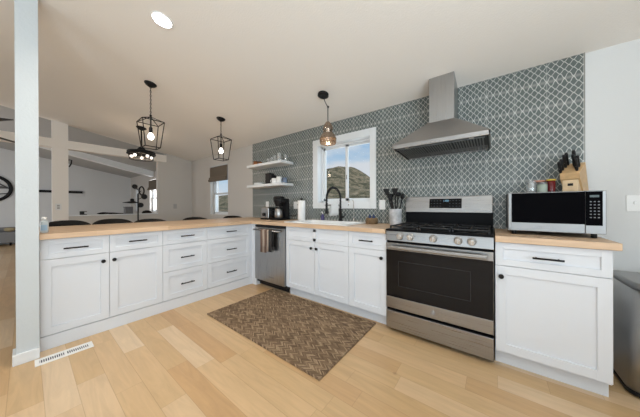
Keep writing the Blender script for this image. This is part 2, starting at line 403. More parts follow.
# ------------------------------------------------------------------ setting
ZC, K = 2.296, .1634
ceil_z = lambda y: ZC-K*y
XL, XR, YR, XF = -3.42, 4.7, -6.2, -9.0
struct(MB().box((XF-.2, YR-.2, -.1), (XR+.2, .2, 0)).build('floor', M['floor']), 'floor', 'light maple plank floor running through kitchen and dining area')

m = MB(); m.prism([(.16, ceil_z(.16)), (YR-.2, ceil_z(YR-.2)), (YR-.2, ceil_z(YR-.2)+.34), (.16, ceil_z(.16)+.34)], 0, XL-.06, XR+.2)
struct(m.build('ceiling', M['ceil']), 'ceiling', 'warm white sloped ceiling over the kitchen')
K2 = .20
cz2 = lambda y: 2.30-K2*y
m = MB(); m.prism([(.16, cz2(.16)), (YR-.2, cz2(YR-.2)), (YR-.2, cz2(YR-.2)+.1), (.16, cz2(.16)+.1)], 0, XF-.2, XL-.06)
struct(m.build('ceiling_side_room', pm('shaded_ceiling_paint', (.47, .47, .46), .9)), 'ceiling', 'sloped ceiling of the room beyond the dining opening')  # ceiling colour darkened to paint in the side room's dimness

def wall_y(name, y0, y1, x0, x1, z0, ztop, holes, mat, poly=None):
    """a wall in the xz plane with rectangular holes, split in columns."""
    m = MB(); xs = sorted({x0, x1, *[h[0] for h in holes], *[h[1] for h in holes]})
    for a, b in zip(xs, xs[1:]):
        cur = z0
        for h in sorted([h for h in holes if h[0] <= a+1e-6 and h[1] >= b-1e-6], key=lambda h: h[2]):
            if h[2] > cur: m.box((a, y0, cur), (b, y1, h[2]))
            cur = h[3]
        m.box((a, y0, cur), (b, y1, ztop))
    bmesh.ops.remove_doubles(m.bm, verts=m.bm.verts, dist=1e-5)
    return m.build(name, mat)
W1 = (.757, 1.590, 1.172, 2.008); W2 = (-2.44, -1.69, .945, 2.05); W3 = (-6.68, -5.88, .945, 2.05); W4 = (-8.62, -8.02, .945, 1.83)
struct(wall_y('wall_back', 0, .2, -.6, XR+.2, 0, 2.40, [W1], M['paint']), 'wall', 'pale wall behind the kitchen run')
struct(wall_y('wall_dining_back', 0, .2, XF-.2, -.6, 0, 2.40, [W2, W3, W4], M['shaded']), 'wall', 'greige wall with its shade painted in, around the dining window left of the tile')
struct(wall_y('wall_back_tile', -.010, 0, -.815, 3.352, .90, 2.305, [(W1[0]-.03, W1[1]+.03, W1[2]-.03, W1[3]+.03)], M['tile']), 'wall', 'grey green lantern patterned tile covering the back wall')
m = MB().box((3.352, -.013, .90), (3.358, 0, 2.3)); struct(m.build('trim_tile_edge', M['plastic_edge']), 'trim', 'slim metal strip ending the tile on the right')

# walls: left with header-less opening, far, rear, right
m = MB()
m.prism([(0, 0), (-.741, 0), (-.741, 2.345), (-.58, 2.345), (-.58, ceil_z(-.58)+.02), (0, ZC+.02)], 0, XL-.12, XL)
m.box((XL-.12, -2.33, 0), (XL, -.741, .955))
struct(m.build('wall_left', M['shaded']), 'wall', 'dining wall with a wide opening above its half wall')
m = MB(); m.box((XL-.14, -2.33, .955), (XL+.015, -.741, .975)); struct(m.build('trim_sill', M['trim']), 'trim', 'white sill capping the half wall of the opening')
m = MB(); m.box((XL-.10, YR, 2.19), (XL+.03, -.575, 2.345)); M['beam'] = pm('warm_white_beam_paint', (.89, .85, .80), .8)
struct(m.build('trim_beam', M['beam']), 'beam', 'painted beam crossing above the dining opening')
m = MB(); m.box((XL-.14, -2.335, 0), (XL+.02, -2.142, ceil_z(-2.2)+.03)); struct(m.build('trim_column', M['beam']), 'column', 'painted column at the end of the half wall')
struct(MB().box((XF-.2, YR-.2, 0), (XF, .2, 3.9)).build('wall_far', M['paint']), 'wall', 'grey end wall of the side room')
struct(wall_y('wall_rear', YR-.2, YR, XF-.2, XR+.2, 0, 3.9, [(.3, 3.9, .1, 2.2), (-5.9, -3.7, .5, 2.3)], M['paint']), 'wall', 'wall behind the viewer with glazed openings')
m = MB(); zt = 3.5
m.box((XR, YR, 0), (XR+.2, -4.9, zt)); m.box((XR, -2.3, 0), (XR+.2, .2, zt)); m.box((XR, -4.9, 0), (XR+.2, -2.3, .5)); m.box((XR, -4.9, 2.3), (XR+.2, -2.3, zt))
struct(m.build('wall_right', M['paint']), 'wall', 'right wall of the kitchen with a window')

# post at the end of the peninsula
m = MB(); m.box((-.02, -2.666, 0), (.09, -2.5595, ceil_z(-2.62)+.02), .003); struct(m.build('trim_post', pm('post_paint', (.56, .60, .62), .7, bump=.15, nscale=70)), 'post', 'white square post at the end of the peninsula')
m = MB(); m.box((-.035, -2.682, 0), (.106, -2.5592, .078), .004); struct(m.build('baseboard_post', M['trim']), 'baseboard', 'white baseboard wrapped around the post')
m = MB(); m.box((3.36, -.016, 0), (XR, 0, .09), .003); struct(m.build('baseboard_back', M['trim']), 'baseboard', 'white baseboard under the wall right of the cabinets')
m = MB(); m.box((XL, -.016, 0), (-.70, 0, .09), .003); struct(m.build('baseboard_dining', M['trim']), 'baseboard', 'white baseboard below the dining window')
m = MB(); m.box((XL, -2.33, 0), (XL+.014, -.0, .09), .003); struct(m.build('baseboard_left', M['trim']), 'baseboard', 'white baseboard along the half wall')
m = MB(); m.box((XF, -6.2, 0), (XF+.014, 0, .09), .003); struct(m.build('baseboard_far', M['trim']), 'baseboard', 'white baseboard in the side room')
# white sloped bulkhead under the side-room ceiling
m = MB(); m.prism([(-.02, cz2(-.02)-.18), (-3.6, cz2(-3.6)-.10), (-3.6, cz2(-3.6)+.02), (-.02, cz2(-.02)+.02)], 0, -6.45, -6.2)
struct(m.build('trim_bulkhead', pm('bright_white_paint', (.86, .88, .88), .8)), 'beam', 'bright white sloped beam under the side room ceiling')

# windows
def sash_window(idx, w, slider, label, casing=False, y=.10, rail=None):
    x0, x1, z0, z1 = w
    win = MB()
    f = .028
    for a, b in (((x0, z0), (x0+f, z1)), ((x1-f, z0), (x1, z1)), ((x0, z0), (x1, z0+f)), ((x0, z1-f), (x1, z1))): win.box((a[0], y-.02, a[1]), (b[0], y+.06, b[1]))
    o = win.build('window_%d' % idx, M['trim']); struct(o, 'window', label)
    g = MB()
    if slider:
        xm = (1.143+1.232)/2; s = .034
        def sash(a0, a1, yy, name):
            q = MB()
            q.box((a0, yy-.012, z0+.028), (a0+s, yy+.012, z1-.028)); q.box((a1-s, yy-.012, z0+.028), (a1, yy+.012, z1-.028))
            q.box((a0, yy-.012, z0+.028), (a1, yy+.012, z0+.028+s)); q.box((a0, yy-.012, z1-.028-s*.7), (a1, yy+.012, z1-.028)); q.build(name, M['trim'], o)
            MB().box((a0+s, yy-.002, z0+.05), (a1-s, yy+.002, z1-.05)).build('window_pane', M['glass'], o)
        sash(x0+f, xm+.012, .105, 'window_sash'); sash(xm-.012-.03, x1-f, .132, 'window_sash')
        MB().box((xm-.012, .082, 1.50), (xm+.002, .094, 1.56), .003).build('window_latch', M['silver'], o)
    else:
        zm = rail; s = .03
        for a, b, yy in ((z0+f, zm+.018, .095), (zm-.018, z1-f, .122)):
            q = MB(); q.box((x0+f, yy-.012, a), (x0+f+s, yy+.012, b)); q.box((x1-f-s, yy-.012, a), (x1-f, yy+.012, b)); q.box((x0+f, yy-.012, a), (x1-f, yy+.012, a+s)); q.box((x0+f, yy-.012, b-s), (x1-f, yy+.012, b))
            q.build('window_sash', M['trim'], o); MB().box((x0+f+s, yy-.002, a+s), (x1-f-s, yy+.002, b-s)).build('window_pane', M['glass'], o)
    return o
w1 = sash_window(1, W1, True, 'sliding window above the sink looking out to a hill')
m = MB(); x0, x1, z0, z1 = W1; c0 = -.030
m.box((.672, c0, 1.094), (x0+.006, -.010, 2.092), .003); m.box((x1-.006, c0, 1.094), (1.664, -.010, 2.092), .003)
m.box((x0+.0065, c0, 1.094), (x1-.0065, -.010, z0+.004), .003); m.box((x0+.0065, c0, z1-.004), (x1-.0065, -.010, 2.092), .003)
for a, b in (((x0+.0005, -.009, z0+.0065), (x0+.006, .079, z1-.0065)), ((x1-.006, -.009, z0+.0065), (x1-.0005, .079, z1-.0065)), ((x0+.0005, -.009, z0+.0005), (x1-.0005, .079, z0+.006)), ((x0+.0005, -.009, z1-.006), (x1-.0005, .079, z1-.0005))): m.box(a, b)
m.build('window_casing', M['trim'], w1)
sash_window(2, W2, False, 'tall dining window beneath a brown roman shade', rail=1.42)
sash_window(3, W3, False, 'window of the side room seen through the opening', rail=1.42)
sash_window(4, W4, False, 'narrow window of the side room behind the metal lamp', rail=1.40)

# distant land and hill
bm_ = MB(); n1, n2 = 150, 60
from mathutils import noise as mn
def prof(x):
    pts = [(-260, 7), (-120, 5), (-90, 6), (-60, 10.5), (-46, 12.4), (-42.6, 12.9), (-37.3, 14.0), (-32.7, 12.8), (-29.2, 11.2), (-25.5, 9.0), (-18, 5.4), (-5, 2.0), (60, 0.5)]
    for (a, p), (b, q) in zip(pts, pts[1:]):
        if a <= x <= b: return p+(q-p)*(x-a)/(b-a)
    return .5
grid = []
for j in range(n2+1):
    y = 12+(150-12)*(j/n2)**1.6
    row = []
    for i in range(n1+1):
        x = -260+320*i/n1
        t_ = min(1, max(0, (y-14)/(60-14))); t_ = t_*t_*(3-2*t_) if y < 60 else 1-.35*(y-60)/90
        z = prof(x*(60/max(y, 60)) if y > 60 else x)*t_+ .9*mn.noise(Vector((x*.11, y*.11, 0)))*t_+ 1.3*mn.noise(Vector((x*.22, y*.16, 3)))*t_+ .5*mn.noise(Vector((x*.7, y*.5, 8)))*t_ + .15
        row.append(bm_.bm.verts.new((x, y, z-.4)))
    grid.append(row)
for j in range(n2):
    for i in range(n1):
        f_ = bm_.bm.faces.new((grid[j][i], grid[j][i+1], grid[j+1][i+1], grid[j+1][i])); f_.smooth = True
tag(bm_.build('hillside', M['hill']), 'dry brown sagebrush hill rising outside the sink window', 'hill', kind='structure')
struct(MB().box((-260, -60, -.6), (60, 13, -.45)).build('ground_outside', M['hill']), 'ground', 'dry ground around the house')

# ------------------------------------------------------------------ kitchen cabinets
def front(m, face, u0, u1, v0, v1, d0, fr=.055, th=.019, rec=.011, mids=()):
    """shaker front: face 'x' looks to +x at x=d0, face 'y' looks to -y at y=d0 (d0 = outer face)"""
    def B(a0, a1, b0, b1, out, inn, bev=.0012):
        if face == 'x': m.box((d0-inn, a0, b0), (d0-out, a1, b1), bev, 1)
        else: m.box((a0, d0+out, b0), (a1, d0+inn, b1), bev, 1)
    B(u0, u0+fr, v0, v1, 0, th); B(u1-fr, u1, v0, v1, 0, th); B(u0+fr-.001, u1-fr+.001, v0, v0+fr, 0, th); B(u0+fr-.001, u1-fr+.001, v1-fr, v1, 0, th)
    for c_ in mids: B(c_-fr/2, c_+fr/2, v0+.01, v1-.01, 0, th)
    B(u0+.01, u1-.01, v0+.01, v1-.01, rec, th-.001, 0)
    return m
def PT(face, u, v, d, d0): return (d0+d, u, v) if face == 'x' else (u, d0-d, v)
def handle(face, u, v, d0, parent, L=.142):
    m = MB(); m.tube([PT(face, u-L/2, v, .030, d0), PT(face, u+L/2, v, .030, d0)], .0062, 10)
    for s in (-1, 1): m.tube([PT(face, u+s*L*.36, v, 0, d0), PT(face, u+s*L*.36, v, .030, d0)], .005, 8)
    m.build('handle', M['black'], parent)
def knob(face, u, v, d0, parent):
    m = MB(); m.tube([PT(face, u, v, a, d0) for a in (0, .006, .014, .018, .026, .030)], [.008, .006, .006, .0155, .0155, .009], 16); m.build('knob', M['black'], parent)
G = .0016
ZT, ZB, ZD = .874, .113, .712
PX, BY = 0.0, -.612     # outer faces of the fronts
def unit(face, u0, u1, label, drawers, doors, d0, mids_open=False, depth=.59):
    base = ((d0-.3, (u0+u1)/2, 0) if face == 'x' else ((u0+u1)/2, d0+.3, 0))
    t = thing('base_cabinet', label, 'cabinet', base)
    m = MB()
    if face == 'x': m.box((d0-depth, u0+.0005, .10), (d0-.0205, u1-.0005, .876)); m.box((d0-depth, u0+.0005, 0), (d0-.022, u1-.0005, .10))
    else: m.box((u0+.0005, d0+.0205, .10), (u1-.0005, d0+depth, .876)); m.box((u0+.0005, d0+.07, 0), (u1-.0005, d0+depth, .10))
    if mids_open:
        m.bm.free(); m = MB(); m.box((u0+.0005, d0+.0205, .10), (u1-.0005, d0+depth, .70)); m.box((u0+.0005, d0+.07, 0), (u1-.0005, d0+depth, .10)); m.box((u0+.0005, d0+.0205, .70), (u1-.0005, d0+.022, .876)); m.box((u0+.0005, d0+.022, .70), (u0+.018, d0+depth, .876)); m.box((u1-.018, d0+.022, .70), (u1-.0005, d0+depth, .876))
    m.build('body', M['cab'], t)
    for (a, b, c_, d_, hs, mids) in drawers:
        o = front(MB(), face, a+G, b-G, c_+G, d_-G, d0, .043 if d_-c_ < .2 else .055, mids=mids).build('drawer', M['cab'], t)
        for hu, hv in hs: handle(face, hu, hv, d0, o)
    for (a, b, c_, d_, k_) in doors:
        o = front(MB(), face, a+G, b-G, c_+G, d_-G, d0, .058).build('door', M['cab'], t)
        knob(face, k_[0], k_[1], d0, o)
    return t
p = [-2.557, -2.155, -1.734, -1.265, -.640]
unit('x', p[0], p[2], 'white shaker base cabinet with two doors and two drawers nearest the post',
     [(p[0], p[1], ZD, ZT, [(-2.364, .791)], ()), (p[1], p[2], ZD, ZT, [(-1.949, .796)], ())],
     [(p[0], p[1], ZB, ZD, (-2.198, .641)), (p[1], p[2], ZB, ZD, (-2.124, .643))], PX)
def three(u0, u1, hc, label):
    zz = [ZB, .421, .716, ZT]
    return unit('x', u0, u1, label, [(u0, u1, zz[2], zz[3], [(hc, .797)], ()), (u0, u1, zz[1], zz[2], [(hc, .560)], ()), (u0, u1, zz[0], zz[1], [(hc, .263)], ())], [], PX)
three(p[2], p[3], -1.496, 'narrower white three-drawer cabinet in the middle of the peninsula')
three(p[3], p[4], -.951, 'wide white three-drawer cabinet at the corner end of the peninsula')
t = tag(MB().box((-.58, -.638, 0), (-.0, -.012, .876)).box((.0003, -.612, 0), (.094, -.012, .8759)).build('corner_filler', M['cab']), 'plain white corner filler between the drawers and the dishwasher', 'filler panel')
# peninsula toe board, back panel
tag(MB().box((-.0205, -2.557, 0), (-.006, -.60, .108), .002).build('toe_board', M['cab']), 'long white baseboard under the peninsula drawers', 'toe board')
tag(MB().box((-.62, -2.557, 0), (-.592, -.012, .876)).build('back_panel', M['cab']), 'white panel closing the seating side of the peninsula', 'panel')
xs = [.7061, 1.6211, 2.0194, 2.806, 3.333]
xm = 1.170
unit('y', xs[0], xs[1], 'wide white sink cabinet with two doors and a false drawer front',
     [(xs[0], xs[1], ZD, ZT, [], (xm,))], [(xs[0], xm, ZB, ZD, (1.133, .643)), (xm, xs[1], ZB, ZD, (1.207, .643))], BY, True)
unit('y', xs[1], xs[2], 'narrow white base cabinet between the sink cabinet and the range',
     [(xs[1], xs[2], ZD, ZT, [(1.824, .793)], ())], [(xs[1], xs[2], ZB, ZD, (1.976, .646))], BY)
unit('y', xs[3], xs[4], 'white base cabinet with one door under the microwave',
     [(xs[3], xs[4], ZD, ZT, [(3.067, .790)], ())], [(xs[3], xs[4], ZB, ZD, (2.839, .640))], BY)

# countertops
m = MB()
m.prism([(-.98, -2.558), (.032, -2.558), (.032, -.642), (-.0, -.61), (-.0, -.012), (-.98, -.012)], 2, .877, .918)
m.slot(1)
m.box((0, -.642, .877), (.735, -.012, .918)); m.box((.735, -.642, .877), (1.57, -.560, .918)); m.box((.735, -.125, .877), (1.57, -.012, .918)); m.box((1.57, -.642, .877), (2.018, -.012, .918))
tag(m.build('countertop', [M['counter_y'], M['counter_x']]), 'L-shaped butcher block worktop over the peninsula and sink run', 'worktop')
m = MB().box((2.806, -.640, .877), (3.358, -.012, .918), .003); tag(m.build('countertop', M['counter_x']), 'short butcher block worktop carrying the microwave', 'worktop')

# sink
t = thing('sink', 'white drop-in kitchen sink set in the worktop below the window', 'sink', (1.115, -.325, .918))
m = MB(); x0, x1, y0, y1 = .645, 1.585, -.588, -.060; zr = .932
for a, b in (((x0, y0), (x1, y0+.035)), ((x0, y1-.085), (x1, y1)), ((x0, y0+.0355), (x0+.095, y1-.0855)), ((x1-.035, y0+.0355), (x1, y1-.0855))): m.box((a[0], a[1], .919), (b[0], b[1], zr), .004)
m.build('rim', M['ceramic'], t)
m = MB(); bx0, bx1, by0, by1 = x0+.095, x1-.035, y0+.035, y1-.085
m.faces([(bx0,by0,zr-.004),(bx1,by0,zr-.004),(bx1,by1,zr-.004),(bx0,by1,zr-.004),(bx0+.02,by0+.02,.74),(bx1-.02,by0+.02,.74),(bx1-.02,by1-.02,.74),(bx0+.02,by1-.02,.74)],
        [(0,4,5,1),(1,5,6,2),(2,6,7,3),(3,7,4,0),(4,7,6,5)])
m.build('basin', M['ceramic'], t)
MB().lathe([(0, 0), (.04, 0), (.04, .004), (0, .004)], (1.115, -.32, .741)).build('drain', M['chrome'], t)

# black spring faucet
t = thing('kitchen_faucet', 'tall black spring-neck faucet behind the sink', 'faucet', (1.2, -.10, .932))
MB().lathe([(0, 0), (.028, 0), (.028, .012), (.020, .02), (.018, .16), (0, .16)], (1.2, -.1, .932)).build('base', M['black'], t)
path = [(1.2, -.10, 1.09), (1.2, -.10, 1.215)]+[(1.2, -.255+.155*math.cos(a), 1.215+.145*math.sin(a)) for a in [PI*i/14 for i in range(1, 14)]]+[(1.2, -.41, 1.215), (1.2, -.412, 1.16)]
MB().tube(path, .0085, 10).build('neck', M['black'], t)
m = MB(); P = [Vector(q) for q in path]; L = [0]
for a, b in zip(P, P[1:]): L.append(L[-1]+(b-a).length)
pts = []; turns = 34; N = turns*8
for i in range(N+1):
    s = L[-1]*i/N; j = max(k for k in range(len(L)-1) if L[k] <= s+1e-9); f_ = (s-L[j])/(L[j+1]-L[j]); q = P[j].lerp(P[j+1], f_); d = (P[j+1]-P[j]).normalized(); e1 = Vector((1, 0, 0)); e2 = d.cross(e1)
    a = 2*PI*turns*i/N; pts.append(q+(e1*math.cos(a)+e2*math.sin(a))*.0135)
m.tube(pts, .0040, 5); m.build('spring', M['black'], t)
MB().lathe([(0, 0), (.019, 0), (.021, .02), (.015, .05), (.013, .13), (0, .13)], (1.2, -.412, 1.035)).build('spray_head', M['black'], t)
m = MB(); m.tube([(1.2, -.10, 1.14), (1.2, -.40, 1.14)], .006, 8); m.tube([(1.2+.02*math.cos(a), -.412+.02*math.sin(a), 1.14) for a in [2*PI*i/12 for i in range(12)]], .004, 6, True); m.build('support_arm', M['black'], t)
m = MB(); m.tube([(1.2, -.1, .985), (1.245, -.1, .985)], .013, 12); m.tube([(1.245, -.1, .985), (1.285, -.12, 1.03)], .006, 8); m.build('lever', M['black'], t)
# white cloth over the arm
m = MB(); n = 10
rows = []
prof_ = [(-.010, 1.005), (-.011, 1.06), (-.010, 1.12), (-.008, 1.146), (0, 1.152), (.008, 1.146), (.011, 1.12), (.012, 1.05), (.011, 1.015)]
for k in range(n+1):
    y = -.335+.165*k/n; w_ = .004*math.sin(k*1.9)
    rows.append([m.bm.verts.new((1.2+a+(w_ if abs(a) > .009 else 0), y, z)) for a, z in prof_])
for A, B in zip(rows, rows[1:]):
    for i in range(len(prof_)-1): m.bm.faces.new((A[i], A[i+1], B[i+1], B[i])).smooth = True
o = m.build('dish_cloth', M['cloth']); tag(o, 'white cloth draped over the arm of the black faucet', 'cloth')
md = o.modifiers.new('thick', 'SOLIDIFY'); md.thickness = .003; md.offset = 1

t = thing('water_tap', 'slim chrome drinking-water tap right of the black faucet', 'tap', (1.39, -.09, .932))
MB().lathe([(0, 0), (.018, 0), (.018, .008), (.009, .015), (.009, .05), (0, .05)], (1.39, -.09, .932)).build('base', M['chrome'], t)
MB().tube([(1.39, -.09, .97), (1.39, -.09, 1.16)]+[(1.39, -.155+.065*math.cos(a), 1.16+.055*math.sin(a)) for a in [PI*i/12 for i in range(1, 12)]]+[(1.39, -.22, 1.16), (1.39, -.22, 1.13)], .005, 8).build('spout', M['chrome'], t)
MB().tube([(1.39, -.09, .975), (1.425, -.10, .985)], .004, 8).build('lever', M['chrome'], t)

# dishwasher
t = thing('dishwasher', 'stainless dishwasher with bar handle at the corner of the sink run', 'dishwasher', (.4, -.3, 0))
MB().box((.098, -.595, .06), (.703, -.03, .872)).build('body', M['blackpl'], t)
d = MB().box((.100, -.638, .105), (.701, -.597, .838), .004).build('door', M['steelv'], t)
MB().box((.100, -.632, .842), (.701, -.597, .868), .003).build('control_strip', M['blackpl'], t)
m = MB(); m.tube([(.135, -.683, .806), (.666, -.683, .806)], .011, 12)
for x in (.15, .651): m.tube([(x, -.638, .806), (x, -.683, .806)], .009, 10)
m.build('handle', M['steel'], d)
MB().box((.40, -.6395, .170), (.50, -.6375, .190), .0008).build('badge', M['silver'], d)
MB().box((.11, -.560, .016), (.69, -.545, .10)).build('toe_kick', M['blackpl'], t)
# towels over its handle
def towel(x0, x1, zb_f, zb_b, mats, label, yo=0.0):
    m = MB(); H = .806; rr = .0135+yo
    path = [(-.683-rr-.002, zb_f), (-.683-rr, .70), (-.683-rr, H)]+[(-.683-rr*math.cos(a), H+rr*math.sin(a)) for a in [PI*i/6 for i in range(1, 6)]]+[(-.683+rr, H), (-.683+rr, .70), (-.683+rr+.002, zb_b)]
    n = 12; rows = []
    for k in range(n+1):
        x = x0+(x1-x0)*k/n; wv = .0035*math.sin(k*1.25+x0*9)
        rows.append([m.bm.verts.new((x, y+(wv if abs(z-H) > .05 and y < -.683 else 0), z)) for y, z in path])
    for k in range(n):
        for i in range(len(path)-1):
            f_ = m.bm.faces.new((rows[k][i], rows[k][i+1], rows[k+1][i+1], rows[k+1][i])); f_.smooth = True; f_.material_index = (k*len(mats)*1//n) % len(mats)
    o = m.build('dish_towel', mats); tag(o, label, 'towel', None)
    md = o.modifiers.new('thick', 'SOLIDIFY'); md.thickness = .004; md.offset = 0
towel(.300, .430, .515, .60, [M['towel_b'], M['towel_t'], M['towel_b']], 'brown and taupe striped towel hanging from the dishwasher handle')
towel(.438, .530, .535, .60, [M['towel_t'], M['towel_d'], M['towel_d']], 'charcoal towel hanging right of the brown one on the dishwasher')

# range
t = thing('range', 'stainless gas range with black oven door between the cabinets', 'range', (2.41, -.32, 0))
X0, X1, YF = 2.024, 2.800, -.640
MB().box((X0, -.605, .03), (X1, -.03, .905)).build('body', M['enamel'], t)
for x in (2.08, 2.745):
    for y in (-.55, -.10): MB().cyl((x, y, 0), (x, y, .03), .018).build('foot', M['blackpl'], t)
MB().box((X0+.002, YF, .040), (X1-.002, YF+.030, .198), .004).build('drawer', M['steel'], t)
MB().box((X0+.06, YF-.006, .193), (X1-.06, YF+.01, .200), .002).build('drawer_lip', M['steel'], t)
door = MB().box((X0+.002, YF, .222), (X1-.002, YF+.033, .322), .003).box((X0+.002, YF+.0, .738), (X1-.002, YF+.033, .800), .003).box((X0+.002, YF+.026, .30), (X0+.0035, YF+.033, .75)).box((X1-.0035, YF+.026, .30), (X1-.002, YF+.033, .75)).box((X0+.004, YF+.0315, .30), (X1-.004, YF+.033, .75)).build('oven_door', M['steel'], t)
MB().box((X0+.004, YF+.001, .3215), (X1-.004, YF+.031, .7385), .002).build('door_glass', M['bglass'], door)
m = MB(); xa, xb, za, zb_ = 2.135, 2.665, .425, .645
for a, b in (((xa, za), (xa+.003, zb_)), ((xb-.003, za), (xb, zb_)), ((xa, za), (xb, za+.003)), ((xa, zb_-.003), (xb, zb_))): m.box((a[0], YF+.0002, a[1]), (b[0], YF+.0012, b[1]))
m.build('window_frame', pm('oven_frit', (.018, .018, .02), .5), door)
m = MB(); hz_ = .770
m.box((X0+.035, YF-.058, hz_-.016), (X1-.035, YF-.036, hz_+.016), .009, 3)
for x in (X0+.06, X1-.06): m.box((x-.012, YF-.04, hz_-.012), (x+.012, YF+.004, hz_+.012), .003)
m.build('handle', M['steel'], door)
m = MB(); m.tube([(2.411, YF-.0015, .272), (2.411, YF+.001, .272)], .017, 24); e = m.build('emblem', M['grey_print'], door)
m = MB(); m.tube([(2.411+.0135*math.cos(a), YF-.002, .272+.0135*math.sin(a)) for a in [2*PI*i/20 for i in range(20)]], .0012, 5, True)
m.tube([(2.411-.006+.0045*math.cos(a), YF-.002, .272+.005*math.sin(a)) for a in [2*PI*i/12 for i in range(2, 12)]], .0010, 5); m.tube([(2.411+.007, YF-.002, .272+.006), (2.411+.002, YF-.002, .272), (2.411+.007, YF-.002, .272-.006)], .0010, 5)
m.build('emblem_ring', M['silver'], door)
# control panel, slightly leaning back
m = MB(); m.prism([(YF-.012, .822), (YF+.034, .822), (YF+.034, .905), (YF+.004, .905)], 0, X0+.002, X1-.002, .002); m.build('control_panel', M['steel'], t)
for x in (2.154, 2.241, 2.417, 2.586, 2.672):
    m = MB(); m.tube([(x, YF-.008+a, .866+a*.18) for a in (.006, -.004, -.007, -.026, -.032)], [.029, .029, .0235, .0225, .018], 24)
    m.box((x-.0035, YF-.045, .846), (x+.0035, YF-.034, .886), .002); m.build('knob', M['knob'], t)
# cooktop
MB().box((X0, YF-.004, .905), (X1, -.055, .922), .004).build('cooktop', M['enamel'], t)
m = MB(); m.box((X0+.002, YF-.006, .906), (X1-.002, YF+.03, .924), .006); m.build('cooktop_edge', M['enamel'], t)
def grate(x0, x1, y0=-.585, y1=-.105):
    m = MB(); z = .946; b = .006
    for y in (y0, y1, (y0+y1)/2): m.box((x0, y-b, z-.008), (x1, y+b, z+.004), .002, 1)
    for x in (x0+b, x1-b, (x0+x1)/2): m.box((x-b, y0, z-.008), (x+b, y1, z+.004), .002, 1)
    for x in (x0+b, x1-b):
        for y in (y0, y1): m.box((x-b, y-b, .920), (x+b, y+b, z))
    return m.build('grate', M['iron'], t)
grate(2.045, 2.285); grate(2.295, 2.530); grate(2.540, 2.780)
for x, y, r in ((2.165, -.46, .045), (2.165, -.22, .036), (2.412, -.345, .05), (2.66, -.46, .04), (2.66, -.22, .045)):
    MB().lathe([(0, 0), (r, 0), (r, .010), (r*.7, .016), (0, .016)], (x, y, .922)).build('burner', M['iron'], t)
# backguard
MB().box((X0+.004, -.052, .918), (X1-.004, -.014, 1.066)).build('back_panel', M['enamel'], t)
bgd = MB().prism([(-.082, 1.060), (-.014, 1.060), (-.014, 1.224), (-.060, 1.224)], 0, X0+.006, X1-.006, .004).build('backguard', M['steel'], t)
def lean(z): return -.082+(z-1.060)/.164*.022
m = MB(); m.faces([(2.270, lean(1.104)-.002, 1.104), (2.556, lean(1.104)-.002, 1.104), (2.556, lean(1.198)-.002, 1.198), (2.270, lean(1.198)-.002, 1.198), (2.270, lean(1.104)+.004, 1.104), (2.556, lean(1.104)+.004, 1.104), (2.556, lean(1.198)+.004, 1.198), (2.270, lean(1.198)+.004, 1.198)],
   [(0, 1, 2, 3), (0, 4, 5, 1), (1, 5, 6, 2), (2, 6, 7, 3), (3, 7, 4, 0)]); disp = m.build('display', M['bglass'], bgd, recalc=True)
for ix in range(10):
    if ix in (4, 5): continue
    for iz in range(3):
        z = 1.122+iz*.027; x = 2.284+ix*.0278; MB().box((x, lean(z)-.0034, z), (x+.011, lean(z)-.0018, z+.0035)).build('touch_button', M['dim_print'], bgd)
m = MB()
for dx, segs in ((0, 'bc'), (.012, 'bc'), (.026, 'abcdf'), (.038, 'abcdg')):
    x = 2.396+dx; z = 1.168; w_, h_ = .008, .008
    S = dict(a=((x, z+2*h_), (x+w_, z+2*h_)), g=((x, z+h_), (x+w_, z+h_)), d=((x, z), (x+w_, z)), b=((x+w_, z+h_), (x+w_, z+2*h_)), c=((x+w_, z), (x+w_, z+h_)), f=((x, z+h_), (x, z+2*h_)))
    for s_ in segs:
        (a, b), (c_, d_) = S[s_]; m.box((min(a, c_)-.0008, lean(z)-.0045, min(b, d_)-.0008), (max(a, c_)+.0008, lean(z)-.0018, max(b, d_)+.0008))
m.build('clock_digits', M['ledblue'], bgd)

# hood
t = thing('range_hood', 'stainless chimney range hood on the tile above the range', 'range hood', (2.408, -.013, 1.63))
hx0, hx1, hy, hz0, hz1 = 2.034, 2.782, -.50, 1.664, 1.702
m = MB()
m.faces([(hx0, -.012, hz1), (hx1, -.012, hz1), (hx1, hy, hz1), (hx0, hy, hz1), (2.300, -.012, 1.915), (2.530, -.012, 1.915), (2.530, -.285, 1.915), (2.300, -.285, 1.915)],
        [(3, 2, 6, 7), (0, 3, 7, 4), (2, 1, 5, 6), (1, 0, 4, 5)])
for a, b in (((hx0, hy), (hx1, hy+.012)), ((hx0, -.024), (hx1, -.012)), ((hx0, hy), (hx0+.012, -.012)), ((hx1-.012, hy), (hx1, -.012))): m.box((a[0], a[1], hz0), (b[0], b[1], hz1), .002)
m.build('canopy', M['steelhood'], t)
m = MB(); m.box((2.313, -.275, 1.912), (2.520, -.012, ceil_z(-.275)-.004)); m.build('chimney', M['steelv'], t)
m = MB(); m.box((hx0+.012, hy+.012, 1.690), (hx1-.012, -.024, 1.698)); m.prism([(hy+.012, 1.69), (hy+.012, 1.664), (-.03, 1.635), (-.03, 1.69)], 0, hx0+.0122, hx0+.020); m.prism([(hy+.012, 1.69), (hy+.012, 1.664), (-.03, 1.635), (-.03, 1.69)], 0, hx1-.020, hx1-.0122); m.build('liner', M['blackpl'], t)
for s_ in range(3):
    m = MB(); a = hx0+.03+s_*.230
    for k in range(11): m.prism([(hy+.05, 1.668), (hy+.05, 1.678), (-.05, 1.650), (-.05, 1.640)], 0, a+k*.0205, a+.007+k*.0205)
    m.box((a-.004, hy+.045, 1.660), (a+.222, hy+.062, 1.676)); m.box((a-.004, -.055, 1.638), (a+.222, -.045, 1.652)); m.build('baffle_filter', M['steel'], t)
